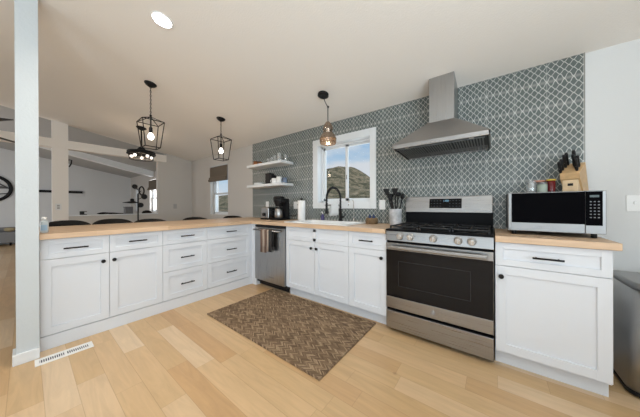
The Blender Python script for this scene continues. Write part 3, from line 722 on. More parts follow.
for x in (2.16, 2.66): MB().tube([(x, hy+.032, 1.665), (x, hy+.032, 1.690)], .018, 16).build('hood_lamp', M['white'], t)
for k in range(5): MB().tube([(2.30+k*.035, hy-.003, 1.675), (2.30+k*.035, hy+.002, 1.675)], .006, 10).build('control_button', M['silver'], t)

# microwave
t = thing('microwave', 'stainless and black microwave on the short worktop', 'microwave', (3.115, -.27, .918))
MB().box((2.884, -.425, .945), (3.349, -.075, 1.222), .004).build('body', M['blackpl'], t)
for x in (2.92, 3.31):
    for y in (-.40, -.11): MB().cyl((x, y, .918), (x, y, .946), .014).build('foot', M['blackpl'], t)
d = MB().box((2.882, -.452, .947), (3.262, -.426, 1.220), .003).build('door', M['silver'], t)
MB().box((2.904, -.4545, 1.006), (3.262, -.451, 1.216), .001).build('door_window', M['mwglass'], d)
m = MB(); m.box((2.884, -.462, .955), (2.902, -.452, 1.214), .004); m.build('handle', M['silver'], d)
m = MB()
for k in range(10): m.box((3.02+k*.011, -.4535, .972), (3.027+k*.011, -.4515, .981 if k else .984))
m.build('door_lettering', M['grey_print'], d)
pn = MB().box((3.263, -.452, .947), (3.350, -.426, 1.220), .003).build('control_panel', M['silver'], t)
MB().box((3.264, -.4545, 1.000), (3.334, -.451, 1.216), .001).build('panel_glass', M['mwglass'], pn)
m = MB(); m.box((3.281, -.456, 1.178), (3.319, -.4542, 1.192)); m.build('display', pm('dim_display', (.03, .05, .05), .3), pn)
for r_ in range(6):
    for c_ in range(3):
        x, z = 3.281+c_*.0165, 1.148-r_*.020
        MB().box((x, -.4556, z), (x+.0075, -.4542, z+.006)).build('key', M['lightprint'], pn)

# knife block and knives
t = thing('knife_block', 'slanted beech knife block on the right of the microwave', 'knife block', (3.25, -.19, 1.222))
kx0, kx1 = 3.215, 3.302
KR = Matrix.Translation((3.262, -.19, 0)) @ Matrix.Rotation(-math.radians(24), 4, 'Z') @ Matrix.Translation((-3.262, .19, 0))
MB().box((kx0+.004, -.245, 1.222), (kx1-.004, -.165, 1.330), .002).xform(KR).build('block', M['bamboo2'], t)
m = MB(); m.prism([(-.252, 1.318), (-.165, 1.222), (-.050, 1.222), (-.130, 1.442), (-.262, 1.358)], 0, kx0-.006, kx1+.006, .002); m.xform(KR); m.build('slanted_block', M['bamboo'], t)
MB().box((3.246, -.2475, 1.268), (3.273, -.2445, 1.286)).xform(KR).build('brand_plate', M['blackpl'], t)
for i, (x, u_, s_) in enumerate(((3.211, 0, 1), (3.213, .035, 1), (3.220, .07, 1.15), (3.224, .10, 1.15), (3.262, .105, 1.25), (3.264, .075, 1.05), (3.277, .045, 1.0), (3.288, .06, 1.0), (3.290, .012, 1.1))):
    y = -.250+u_; z = 1.370+u_*.62
    m = MB(); dy, dz = -.42, .90; L_ = .085*s_
    m.tube([(x, y+dy*a*L_, z+dz*a*L_) for a in (-.12, 0, .15, .5, .85, 1.0)], [.006, .0075, .0095, .0082, .0105, .007], 10)
    m.xform(KR); k_ = m.build('knife', M['blackpl'])
    names = ['front left corner', 'left side, second from the front', 'left side, third from the front', 'rear left corner', 'rear middle', 'middle, just before the rear knife', 'right of centre', 'right side, behind the front one', 'front right corner']
    tag(k_, 'black-handled knife in the beech block, ' + names[i], 'knife', 'knives in the block')
    k2 = MB(); k2.tube([(x, y+dy*L_*.3-.010, z+dz*L_*.3-.001), (x, y+dy*L_*.3-.007, z+dz*L_*.3)], .0018, 6); k2.xform(KR); k2.build('rivet', M['silver'], k_)

# jars on the microwave
t = thing('glass_jar', 'squat clear glass jar with wire clasp on the microwave, leftmost', 'jar', (3.035, -.20, 1.222))
MB().lathe([(0, 0), (.030, 0), (.033, .006), (.033, .066), (.027, .076), (.027, .084), (0, .084)], (3.035, -.20, 1.222)).build('body', M['jarglass'], t)
m = MB(); m.lathe([(0, .084), (.029, .084), (.029, .094), (0, .096)], (3.035, -.20, 1.222)); m.build('lid', M['jarglass'], t)
m = MB(); m.tube([(3.035+.030*math.cos(a), -.20+.030*math.sin(a), 1.302) for a in [2*PI*i/16 for i in range(16)]], .002, 5, True); m.build('wire_clasp', M['chrome'], t)
t = thing('candle_jar', 'pale sage candle jar on the microwave between glass and red jars', 'candle', (3.093, -.23, 1.222))
MB().lathe([(0, 0), (.027, 0), (.029, .005), (.029, .066), (0, .066)], (3.093, -.23, 1.222)).build('jar', M['sage'], t)
MB().lathe([(0, .066), (.028, .066), (.028, .080), (0, .080)], (3.093, -.23, 1.222)).build('lid', M['silver'], t)
t = thing('candle_jar', 'dark red jar under a yellow lid on the microwave', 'jar', (3.145, -.20, 1.222))
MB().lathe([(0, 0), (.022, 0), (.024, .005), (.024, .092), (0, .092)], (3.145, -.20, 1.222)).build('jar', M['red'], t)
MB().lathe([(0, .092), (.027, .092), (.027, .104), (0, .106)], (3.145, -.20, 1.222)).build('lid', M['yellow'], t)
t = thing('jar', 'salmon-lidded low jar behind the sage candle on the microwave', 'jar', (3.090, -.145, 1.222))
MB().lathe([(0, 0), (.036, 0), (.036, .088), (0, .088)], (3.090, -.145, 1.222)).build('body', M['jarglass'], t)
MB().lathe([(0, .088), (.039, .088), (.039, .102), (0, .104)], (3.090, -.145, 1.222)).build('lid', M['pink'], t)

# trash can
t = thing('trash_can', 'tall stainless step trash can beside the right cabinet', 'trash can', (3.64, -.27, 0))
def dpoly(x0, x1, y0, y1, r=.07, n=6):
    P_ = []
    for cx, cy, a0 in ((x1-r, y0+r, -PI/2), (x1-.02, y1-.02, 0), (x0+.02, y1-.02, PI/2), (x0+r, y0+r, PI)):
        rr = r if cy < (y0+y1)/2 else .02
        for i in range(n+1):
            a = a0+PI/2*i/n; P_.append((cx+rr*math.cos(a), cy+rr*math.sin(a)))
    return P_
def loft(m, levels):
    rings = [[m.bm.verts.new((x, y, z)) for x, y in poly] for poly, z in levels]
    for A, B in zip(rings, rings[1:]):
        for i in range(len(A)):
            f_ = m.bm.faces.new((A[i], A[(i+1) % len(A)], B[(i+1) % len(A)], B[i])); f_.smooth = True
    m.bm.faces.new(rings[-1]); m.bm.faces.new(rings[0][::-1]); return m
loft(MB(), [(dpoly(3.430, 3.84, -.470, -.045), .012), (dpoly(3.430, 3.84, -.470, -.045), .035)]).build('base_ring', M['blackpl'], t)
loft(MB(), [(dpoly(3.432, 3.838, -.468, -.047), .036), (dpoly(3.462, 3.81, -.458, -.05), .625)]).build('body', brushed('can_steel', (.62, .61, .60), 2, .33), t)
loft(MB(), [(dpoly(3.458, 3.814, -.462, -.046), .626), (dpoly(3.456, 3.816, -.464, -.044), .650), (dpoly(3.47, 3.80, -.445, -.06), .664)]).build('lid', M['steelhood'], t)
MB().box((3.58, -.50, .008), (3.69, -.46, .022), .004).build('pedal', M['blackpl'], t)

# utensil crock
t = thing('utensil_crock', 'grey marble crock full of utensils left of the range', 'crock', (1.945, -.15, .918))
m = MB(); m.lathe([(0, .0), (.060, 0), (.064, .006), (.066, .168), (.068, .175), (.062, .177), (.060, .168), (.057, .02), (0, .02)], (1.945, -.15, .918)); m.build('crock', M['marble'], t)
ut = [(-.035, -.01, -.09, .40, 'spatula'), (-.03, .035, -.05, .37, 'ladle'), (-.02, -.045, -.025, .33, 'spoon'), (-.005, .015, -.01, .40, 'spatula'), (.035, .02, .05, .35, 'spoon'), (.02, -.04, .04, .38, 'ladle')]
desc = ['black slotted turner leaning farthest left in the marble crock', 'black ladle second from left in the marble crock', 'black solid spoon at the front of the marble crock', 'black wide turner standing near the middle of the crock', 'black spoon leaning farthest right in the marble crock', 'black ladle standing right of the front spoon in the marble crock']
for (dx, dy, lx, h, kind), ds in zip(ut, desc):
    b0 = Vector((1.945+dx*.5-lx*.22, -.15+dy*.5, .942)); b1 = Vector((1.945+dx+lx*.55, -.15+dy, .918+h-.070))
    mat = M['chrome'] if 'wire' in ds else M['blackpl']
    m = MB(); m.tube([b0, b1], [.0055, .0075], 8)
    d_ = (b1-b0).normalized()
    if kind == 'spatula': m.hull([b1+Vector((-.018, -.003, 0)), b1+Vector((.018, -.003, 0)), b1+Vector((.018, .003, 0)), b1+Vector((-.018, .003, 0))], [b1+d_*.075+Vector((-.034, -.003, 0)), b1+d_*.075+Vector((.034, -.003, 0)), b1+d_*.075+Vector((.034, .003, 0)), b1+d_*.075+Vector((-.034, .003, 0))])
    elif kind == 'ladle': m.sphere(b1+d_*.025, .032, 14, .75)
    elif kind == 'spoon': m.tube([b1+d_*a for a in (0, .015, .035, .055, .068)], [.006, .018, .022, .016, .005], 10)
    else:
        for a in range(4):
            c_ = Vector((math.cos(a*PI/4), math.sin(a*PI/4), 0))*.022
            m.tube([b1, b1+d_*.03+c_, b1+d_*.07+c_*.8, b1+d_*.085, b1+d_*.07-c_*.8, b1+d_*.03-c_, b1], .0014, 5)
    tag(m.build('cooking_'+kind, mat), ds, kind)

# basket of little bottles
t = thing('woven_basket', 'small brown woven basket on the worktop right of the sink', 'basket', (1.668, -.16, .918))
MB().lathe([(0, 0), (.058, 0), (.068, .03), (.066, .068), (.062, .072), (.058, .066), (.056, .01), (0, .01)], (1.668, -.16, .918)).build('body', M['basket'], t)
m = MB()
for k in range(5): m.tube([(1.668+(.061+.0075*math.sin((k+1)*.6))*math.cos(a), -.16+(.061+.0075*math.sin((k+1)*.6))*math.sin(a), .926+k*.0145) for a in [2*PI*i/24 for i in range(24)]], .005, 6, True)
m.build('woven_ring', M['basket'], t)
for x, mt, nm in ((1.645, M['navy'], 'left'), (1.694, M['navy'], 'right')):
    m = MB(); m.lathe([(0, 0), (.017, 0), (.017, .075), (.008, .088), (.008, .100), (0, .100)], (x, -.16, .929)); o = m.build('small_bottle', mt)
    tag(o, 'small navy bottle on the %s inside the woven basket' % nm, 'bottle', 'bottles in the woven basket')
# soap bottle
t = thing('soap_bottle', 'small purple dish soap bottle left of the black faucet', 'soap bottle', (.905, -.10, .932))
MB().lathe([(0, 0), (.024, 0), (.026, .01), (.025, .06), (.012, .078), (.011, .085), (0, .085)], (.905, -.10, .932)).build('body', M['soapb'], t)
MB().tube([(.905, -.10, 1.015), (.905, -.10, 1.045), (.885, -.12, 1.043)], .005, 8).build('pump', M['white'], t)
# paper towel
t = thing('paper_towel_roll', 'white paper towel roll standing left of the sink', 'paper towel', (.600, -.20, .918))
MB().lathe([(0, 0), (.060, 0), (.060, .010), (0, .012)], (.600, -.20, .918)).build('stand_base', M['black'], t)
MB().lathe([(.018, .012), (.052, .012), (.054, .016), (.054, .285), (.052, .290), (.018, .290)], (.600, -.20, .918)).build('roll', M['papert'], t)
MB().lathe([(0, .0), (.007, 0), (.007, .290), (.012, .30), (.012, .312), (0, .316)], (.600, -.20, .93)).build('stand_rod', M['black'], t)
# coffee maker
t = thing('coffee_maker', 'black coffee maker with steel carafe left of the paper towel', 'coffee maker', (.19, -.25, .918))
m = MB(); m.box((.085, -.36, .918), (.295, -.12, .942), .008); m.build('base', M['blackpl'], t)
MB().box((.100, -.185, .942), (.285, -.125, 1.19), .010).build('water_tank', M['blackpl'], t)
m = MB(); m.lathe([(0, 0), (.055, 0), (.062, .03), (.084, .085), (.086, .12), (0, .12)], (.185, -.255, 1.125)); m.box((.110, -.30, 1.185), (.285, -.13, 1.245), .012); m.build('brew_head', M['blackpl'], t)
m = MB(); m.lathe([(0, 0), (.088, 0), (.088, .020), (.070, .034), (0, .036)], (.180, -.250, 1.2455)); m.build('lid', M['blackpl'], t)
c_ = MB().lathe([(0, 0), (.060, 0), (.066, .01), (.068, .085), (.056, .130), (.048, .150), (0, .152)], (.185, -.262, .944)).build('carafe', M['steelv'], t)
MB().lathe([(0, 0), (.05, 0), (.05, .018), (0, .02)], (.185, -.262, 1.094)).build('carafe_lid', M['blackpl'], c_)
MB().tube([(.145, -.315, .975), (.115, -.352, .98), (.112, -.356, 1.06), (.145, -.31, 1.085)], .009, 8).build('carafe_handle', M['blackpl'], c_)
tag(MB().tube([(.288, -.15, .985), (.34, -.10, .975), (.40, -.05, 1.00), (.42, -.035, 1.07), (.38, -.028, 1.125), (.35, -.023, 1.155)], .005, 8).build('power_cord', M['blackpl']), 'black cord running from the coffee maker to the wall outlet', 'cord')
# toaster
t = thing('toaster', 'small brushed steel toaster left of the coffee maker', 'toaster', (-.09, -.25, .918))
MB().box((-.165, -.33, .93), (.022, -.16, 1.115), .022, 3).build('body', M['steel'], t)
m = MB(); m.box((-.170, -.335, .918), (.027, -.155, .940), .006); m.build('base', M['blackpl'], t)
m = MB(); m.box((-.150, -.285, 1.110), (-.025, -.265, 1.117)); m.box((-.150, -.225, 1.110), (-.025, -.205, 1.117)); m.build('bread_slot', M['slot_shade'], t)
m = MB(); m.tube([(-.075, -.352, 1.00), (-.075, -.328, 1.00)], .026, 18); m.build('dial', M['blackpl'], t)
MB().box((.024, -.262, 1.03), (.047, -.228, 1.05), .004).build('lever', M['blackpl'], t)

# wall plates
def plate(c, face, n, label, toggles='outlet'):
    x, y, z = c; t = thing('wall_outlet' if toggles == 'outlet' else 'light_switch', label, 'outlet' if toggles == 'outlet' else 'switch', c)
    w_ = .0365*n+.001*n
    if face == 'y':
        MB().box((x-w_, y-.006, z-.058), (x+w_, y, z+.058), .002).build('plate', M['white'], t)
        for i in range(n):
            cx = x-w_+.037*(2*i+1)
            if toggles == 'outlet':
                m = MB(); m.box((cx-.016, y-.009, z+.006), (cx+.016, y-.005, z+.036), .003); m.box((cx-.016, y-.009, z-.036), (cx+.016, y-.005, z-.006), .003); m.build('socket', M['ceramic'], t)
            else: MB().box((cx-.005, y-.017, z-.008), (cx+.005, y-.005, z+.012), .002).build('toggle', M['ceramic'], t)
    else:
        MB().box((x, y-w_, z-.058), (x+.006, y+w_, z+.058), .002).build('plate', M['greyplate'] if 'dining' in label else M['white'], t)
        m = MB(); m.box((x+.005, y-.016, z+.006), (x+.009, y+.016, z+.036), .003); m.box((x+.005, y-.016, z-.036), (x+.009, y+.016, z-.006), .003); m.build('socket', M['greyplate'], t)
    return t
plate((3.628, 0, 1.142), 'y', 1.5 and 2, 'white light switch on the plain wall right of the tile', 'switch')
plate((1.737, -.010, 1.142), 'y', 1, 'white outlet on the tile between the window and the utensil crock')
plate((.335, -.010, 1.142), 'y', 2, 'white double outlet on the tile left of the paper towel')
plate((-.385, -.010, 1.155), 'y', 1, 'white outlet on the tile above the toaster')
plate((XL, -.385, 1.135), 'x', 1, 'wall outlet on the dining wall right of the opening')
plate((XL+.02, -2.265, 1.13), 'x', 1, 'wall outlet on the painted column')

# floating shelves and what stands on them
for z, nm in ((1.815, 'upper'), (1.470, 'lower')):
    tag(MB().box((-.625, -.272, z-.022), (.256, -.011, z+.020), .003).build('floating_shelf', M['trim']), 'white floating shelf on the tile, the %s of two' % nm, 'shelf', 'floating shelves')
ZS1, ZS2 = 1.835, 1.490
def glassware(x, y, h, r, ds):
    m = MB(); m.lathe([(0, 0), (r*.8, 0), (r*.85, .004), (r, h), (r-.003, h), (r*.75, .008), (0, .008)], (x, y, ZS1)); tag(m.build('drinking_glass', M['jarglass']), ds, 'glass', 'glasses on the upper shelf')
glassware(-.175, -.16, .085, .030, 'shortest clear tumbler on the upper shelf, next to the copper mugs')
glassware(-.095, -.15, .100, .034, 'clear tumbler on the upper shelf, second from the copper mugs')
glassware(.005, -.17, .115, .030, 'clear glass on the upper shelf, third from the copper mugs')
glassware(.075, -.14, .115, .030, 'clear glass on the upper shelf, fourth from the copper mugs')
glassware(.135, -.20, .125, .036, 'large clear glass at the front of the upper shelf')
glassware(.205, -.13, .105, .028, 'rightmost clear glass on the upper shelf')
for x, y, r, h, ds in ((-.50, -.17, .042, .075, 'larger copper mug at the left of the upper shelf'), (-.405, -.15, .036, .060, 'smaller copper mug beside the larger one on the upper shelf')):
    t = thing('copper_mug', ds, 'mug', (x, y, ZS1), 'copper mugs on the upper shelf')
    MB().lathe([(0, 0), (r*.85, 0), (r, .012), (r*.95, h), (r*.9, h), (r*.8, .01), (0, .01)], (x, y, ZS1)).build('cup', M['copper'], t)
    MB().tube([(x-r*.9, y-.01, ZS1+h*.8), (x-r*1.45, y-.02, ZS1+h*.7), (x-r*1.45, y-.02, ZS1+h*.3), (x-r*.9, y-.01, ZS1+h*.2)], .004, 6).build('handle', M['copper'], t)
for i in range(3):
    m = MB(); z = ZS2+i*.013
    m.lathe([(0, .0), (.07, 0), (.10-.004*i, .010), (.10-.004*i, .013), (.07, .005), (0, .005)], (-.44, -.145, z)); tag(m.build('dinner_plate', M['ceramic']), 'white plate in the stack on the lower shelf, %s' % ('bottom one', 'middle one', 'top one')[i], 'plate', 'stacked plates on the lower shelf')
t = thing('black_canister', 'tall black canister on the lower shelf', 'canister', (-.13, -.15, ZS2))
MB().box((-.215, -.20, ZS2), (-.095, -.10, ZS2+.185), .008).build('body', M['blackpl'], t); MB().box((-.093, -.20, ZS2), (-.050, -.10, ZS2+.150), .008).build('side_tin', M['blackpl'], t)
def mug(x, y, r, h, mat, ds, grp=None):
    t = thing('mug', ds, 'mug', (x, y, ZS2), grp)
    MB().lathe([(0, 0), (r*.85, 0), (r, .01), (r, h), (r*.92, h), (r*.88, .01), (0, .01)], (x, y, ZS2)).build('cup', mat, t)
    MB().tube([(x-r*.9, y-.01, ZS2+h*.8), (x-r*1.5, y-.02, ZS2+h*.7), (x-r*1.5, y-.02, ZS2+h*.3), (x-r*.9, y-.01, ZS2+h*.2)], .005, 6).build('handle', mat, t)
mug(.0, -.19, .040, .085, M['ceramic'], 'white mug next to the black canister', 'white mugs on the lower shelf')
mug(.095, -.17, .042, .105, M['ceramic'], 'taller white mug in front of the blue one', 'white mugs on the lower shelf')
mug(.205, -.15, .036, .085, M['bluecup'], 'slate blue mug at the right end of the lower shelf')

# rug
tag(MB().box((.420, -1.475, .001), (1.905, -.585, .013), .005).build('rug', M['rug']), 'brown jute rug in herringbone weave before the sink', 'rug')
# floor register
t = thing('floor_vent', 'white metal floor register beside the peninsula and post', 'vent', (.178, -2.435, 0))
m = MB(); vx0, vx1, vy0, vy1 = .122, .232, -2.585, -2.288
for a, b in (((vx0, vy0), (vx0+.028, vy1)), ((vx1-.028, vy0), (vx1, vy1)), ((vx0+.0285, vy0), (vx1-.0285, vy0+.022)), ((vx0+.0285, vy1-.022), (vx1-.0285, vy1)), ((vx0+.0285, -2.444), (vx1-.0285, -2.429))): m.box((a[0], a[1], .0), (b[0], b[1], .006), .001)
m.build('frame', M['white'], t)
MB().box((vx0+.026, vy0+.02, -.004), (vx1-.026, vy1-.02, .0009)).build('duct_shade', M['vent_shade'], t)
for k in range(24):
    y = vy0+.024+k*.0107
    if -2.452 < y < -2.424: continue
    MB().box((vx0+.0285, y, .001), (vx1-.0285, y+.0045, .005)).build('louver', M['white'], t)

# water bottle near the post
t = thing('sanitizer_bottle', 'small clear bottle with a blue label on the peninsula by the post', 'bottle', (-.12, -2.525, .918))
m = MB(); m.box((-.155, -2.552, .918), (-.088, -2.506, 1.020), .014, 3); m.build('body', M['gel'], t)
MB().box((-.0875, -2.548, .940), (-.086, -2.514, .985)).build('label_print', M['bluel'], t)
MB().lathe([(0, 0), (.014, 0), (.014, .028), (0, .03)], (-.12, -2.529, 1.019)).build('cap', M['white'], t)

# ------------------------------------------------------------------ stools and dining chairs
def make_stool():
    t = thing('bar_stool', 'x', 'stool', (0, 0, 0), 'dark low-backed stools behind the peninsula')
    # faces +x (towards the counter); back at -x
    m = MB(); loft(m, [([(.19*math.cos(a)*1.02, .205*math.sin(a)) for a in [2*PI*i/24 for i in range(24)]], z) for z in (.60, .645)]); m.build('seat', M['stool'], t)
    m = MB(); n = 22; H = []
    for i in range(n+1):
        s = -1+2*i/n; a = PI+s*1.15; r = .228
        top = .965-.055*abs(s)**2.4; bot = top-.11+.02*abs(s)
        ca, sa = math.cos(a), math.sin(a); e = .016
        H.append([m.bm.verts.new((r_*ca*.85+.02, r_*sa, z)) for r_, z in ((r-e*.2, bot), (r+e*.8, bot+.01), (r+e, (bot+top)/2), (r+e*.8, top-.006), (r+e*.2, top), (r-e*.4, top-.006), (r-e*.6, (bot+top)/2))])
    for A, B in zip(H, H[1:]):
        for k in range(7): m.bm.faces.new((A[k], A[(k+1) % 7], B[(k+1) % 7], B[k])).smooth = True
    m.bm.faces.new(H[0]); m.bm.faces.new(H[-1][::-1]); m.build('backrest', M['stool'], t, recalc=True)
    for sx, sy in ((1, 1), (1, -1), (-1, 1), (-1, -1)):
        MB().tube([(sx*.13, sy*.14, .60), (sx*.19, sy*.19, .012)], [.014, .010], 8).build('leg', M['black'], t)
    for s in (-1, 1): MB().tube([(-.14, s*.13, .62), (-.15, s*.14, .89)], .009, 8).build('back_post', M['black'], t)
    m = MB(); m.tube([(.172, .172, .22), (-.172, .172, .22), (-.172, -.172, .22), (.172, -.172, .22)], .008, 8, True); m.build('foot_ring', M['black'], t)
    return t
st = make_stool()
spots = [(-.98, -.262, 1.0, 'dark stool back nearest the dining window, farthest right behind the counter'),
         (-1.0, -.925, 1.0, 'dark stool back second from the dining window behind the counter'),
         (-1.0, -1.535, 1.0, 'dark stool back in the middle of the row, under the metal lamp'),
         (-1.50, -1.850, .93, 'dark stool back second from the white post behind the counter'),
         (-1.50, -2.300, .93, 'dark stool back nearest the white post behind the counter')]
for i, (x, y, s, ds) in enumerate(spots):
    o = st if i == 0 else dup(st)
    o.location = (x, y, -.012); o['label'] = ds

# ------------------------------------------------------------------ lamps
def cage_pendant(x, y, rot=0.0, label=''):
    zc_ = ceil_z(y); t = thing('pendant_lamp', label, 'pendant lamp', (x, y, 1.82), 'black cage pendants over the peninsula')
    n = Vector((0, -K, -1)).normalized()
    c0 = Vector((x, y, zc_)); m = MB(); m.tube([c0, c0+n*.006, c0+n*.02, c0+n*.045], [.062, .062, .050, .012], 24); m.build('ceiling_canopy', M['black'], t)
    m = MB(); z = zc_-.035; k = 0; zt_ = 2.205
    while z > zt_+.01:
        q = []; ax = k % 2
        for i in range(10):
            a = 2*PI*i/10; u_ = .006*math.cos(a); v_ = .015*math.sin(a)
            q.append((x+(u_ if ax else 0), y+(0 if ax else u_), z-.012+v_))
        m.tube(q, .0030, 5, True); z -= .024; k += 1
    m.build('chain', M['black'], t)
    m = MB(); T, B = .106, .074; zt, zb = 2.125, 1.825; b = .0055
    def cr_(h, z): return [(x+h*math.cos(rot+PI/4+i*PI/2)*1.414, y+h*math.sin(rot+PI/4+i*PI/2)*1.414, z) for i in range(4)]
    tp, bt = cr_(T, zt), cr_(B, zb)
    for i in range(4):
        m.tube([tp[i], tp[(i+1) % 4]], b, 4); m.tube([bt[i], bt[(i+1) % 4]], b, 4); m.tube([tp[i], bt[i]], b, 4); m.tube([tp[i], (x, y, 2.185)], b*.8, 4)
    m.tube([(x, y, 2.19), (x, y, 2.21)], .012, 8); m.build('cage', M['black'], t)
    MB().lathe([(0, 0), (.018, 0), (.018, .06), (.008, .075), (.006, .20), (0, .20)], (x, y, 1.995)).build('socket', M['black'], t)
    MB().lathe([(0, 0), (.018, .006), (.031, .026), (.032, .042), (.020, .070), (.014, .082), (0, .084)], (x, y, 1.915)).build('bulb', M['bulb'], t)
    l = light('POINT', 'pendant_glow', (x, y, 1.88), (0, 0, -1), 1.4, (1, .80, .58), shadow_soft_size=.035); return t
cage_pendant(-.404, -1.722, .0, 'black lantern cage pendant nearer the white post')
cage_pendant(-.418, -.850, .0, 'black lantern cage pendant nearer the dining window')

# sink pendant
t = thing('pendant_lamp', 'small woven rattan pendant hanging before the sink window', 'pendant lamp', (1.345, -.582, 1.82))
c0 = Vector((1.282, -.582, ceil_z(-.582))); n_ = Vector((0, -K, -1)).normalized()
MB().tube([c0, c0+n_*.004, c0+n_*.026, c0+n_*.032], [.058, .062, .062, .040], 24).build('ceiling_canopy', M['black'], t)
MB().tube([(1.282, -.582, 2.36), (1.300, -.582, 2.31), (1.322, -.582, 2.265), (1.345, -.582, 2.222), (1.345, -.582, 2.06)], .0045, 8).build('cord', M['black'], t)
m = MB(); m.tube([(1.345, -.582, 2.215), (1.352, -.582, 2.235)], .009, 8); m.build('cord_knot', M['black'], t)
def ringz(m, r_, z_, rad, n=24): m.tube([(1.345+r_*math.cos(2*PI*i/n), -.582+r_*math.sin(2*PI*i/n), z_) for i in range(n)], rad, 6, True)
m = MB(); m.lathe([(.0, .240), (.018, .240), (.034, .222), (.048, .195), (.050, .180), (.045, .182), (.030, .21), (0, .225)], (1.345, -.582, 1.82)); ringz(m, .048, 2.005, .004); ringz(m, .040, 2.025, .004); m.build('woven_cap', M['rattan'], t)
m = MB(); m.lathe([(.040, .125), (.056, .112), (.078, .085), (.090, .055), (.091, .045), (.087, .045), (.074, .082), (.052, .108), (.038, .12)], (1.345, -.582, 1.82), 32)
for z_, r_ in ((1.872, .091), (1.888, .085), (1.903, .077), (1.918, .067), (1.932, .055)): ringz(m, r_, z_, .0042)
m.build('woven_shade', M['rattan'], t)
m = MB(); m.lathe([(.047, .185), (.058, .155), (.050, .125), (.049, .125), (.057, .155), (.046, .185)], (1.345, -.582, 1.82), 28); m.lathe([(.088, .045), (.089, .02), (.084, .0), (.083, .0), (.088, .02), (.087, .045)], (1.345, -.582, 1.82), 32); m.build('glass_shade', M['amberglass'], t)
m = MB(); ringz(m, .0855, 1.821, .003); ringz(m, .0905, 1.845, .0028)
for k in range(16):
    a = 2*PI*k/16; m.tube([(1.345+r_*math.cos(a), -.582+r_*math.sin(a), 1.82+z_) for r_, z_ in ((.0895, .05), (.0905, .025), (.0855, 0))], .0022, 5)
for k in range(6):
    a = 2*PI*k/6; m.tube([(1.345+r_*math.cos(a), -.582+r_*math.sin(a), 1.82+z_) for r_, z_ in ((.046, .185), (.060, .155), (.045, .12))], .0028, 5)
m.build('wire_cage', M['rattan'], t)
MB().lathe([(0, 0), (.014, .006), (.022, .026), (.022, .036), (.012, .065), (.012, .085), (0, .085)], (1.345, -.582, 1.905)).build('bulb', M['bulb_dim'], t)
light('POINT', 'sink_pendant_glow', (1.345, -.582, 1.86), (0, 0, -1), 1.2, (1, .80, .58), shadow_soft_size=.03)

# dining chandelier
CX, CY = -2.12, -1.378
t = thing('chandelier', 'round black ring chandelier with glowing bulbs beyond the peninsula', 'chandelier', (CX, CY, 1.98))
c0 = Vector((CX, CY, ceil_z(CY))); MB().tube([c0, c0+n_*.01, c0+n_*.03, c0+n_*.05], [.075, .075, .05, .015], 24).build('ceiling_canopy', M['black'], t)
MB().tube([(CX, CY, ceil_z(CY)-.04), (CX, CY, 2.03)], .011, 10).build('stem', M['black'], t)
m = MB(); n = 40
for z_, r_ in ((2.085, .185), (2.055, .19)): m.tube([(CX+r_*math.cos(2*PI*i/n), CY+r_*math.sin(2*PI*i/n), z_) for i in range(n)], .017, 8, True)
m.tube([(CX+.165*math.cos(2*PI*i/n), CY+.165*math.sin(2*PI*i/n), 1.960) for i in range(n)], .006, 6, True)
for k in range(6):
    a = 2*PI*k/6; m.tube([(CX, CY, 2.10), (CX+.185*math.cos(a), CY+.185*math.sin(a), 2.075)], .007, 6); m.tube([(CX+.185*math.cos(a+.5), CY+.185*math.sin(a+.5), 2.05), (CX+.165*math.cos(a+.5), CY+.165*math.sin(a+.5), 1.960)], .005, 6)
m.lathe([(0, 0), (.05, .01), (.06, .05), (.03, .09), (0, .1)], (CX, CY, 2.09)); m.build('ring_frame', M['black'], t)
for k in range(5):
    a = 2*PI*k/5+.35; bx, by = CX+.145*math.cos(a), CY+.145*math.sin(a)
    m = MB(); m.sphere((bx, by, 2.012), .024, 14); m.build('bulb', M['bulb_dim'], t)
    MB().lathe([(0, 0), (.017, 0), (.012, .035), (0, .04)], (bx, by, 2.032)).build('bulb_socket', M['black'], t)
light('POINT', 'chandelier_glow', (CX, CY, 1.94), (0, 0, -1), 5, (1, .76, .52), shadow_soft_size=.12)

# recessed downlights
def downlight(x, y, label, e=11):
    z = ceil_z(y); t = thing('ceiling_downlight', label, 'ceiling light', (x, y, z), 'recessed ceiling lights')
    c = Vector((x, y, z)); n = Vector((0, -K, -1)).normalized()
    e1 = Vector((1, 0, 0)); e2 = n.cross(e1)
    m = MB(); m.tube([c+(e1*math.cos(a)+e2*math.sin(a))*.070+n*.002 for a in [2*PI*i/32 for i in range(32)]], .006, 6, True); m.build('trim_ring', M['white'], t)
    m = MB(); m.tube([c-n*.001, c+n*.003], .066, 32); m.build('diffuser', M['down'], t)
    light('AREA', 'downlight_glow', c+n*.02, (0, 0, -1), e, (1, .89, .76), .14, .14, spread=2.6)
downlight(.707, -1.955, 'round recessed ceiling light shining above the peninsula')
downlight(3.1, -2.9, 'added unseen recessed ceiling light above the viewer'); downlight(.75, -4.3, 'added unseen recessed ceiling light behind the viewer to the left'); downlight(3.1, -4.9, 'added unseen recessed ceiling light farthest behind the viewer')  # unseen downlights, added to light the room further

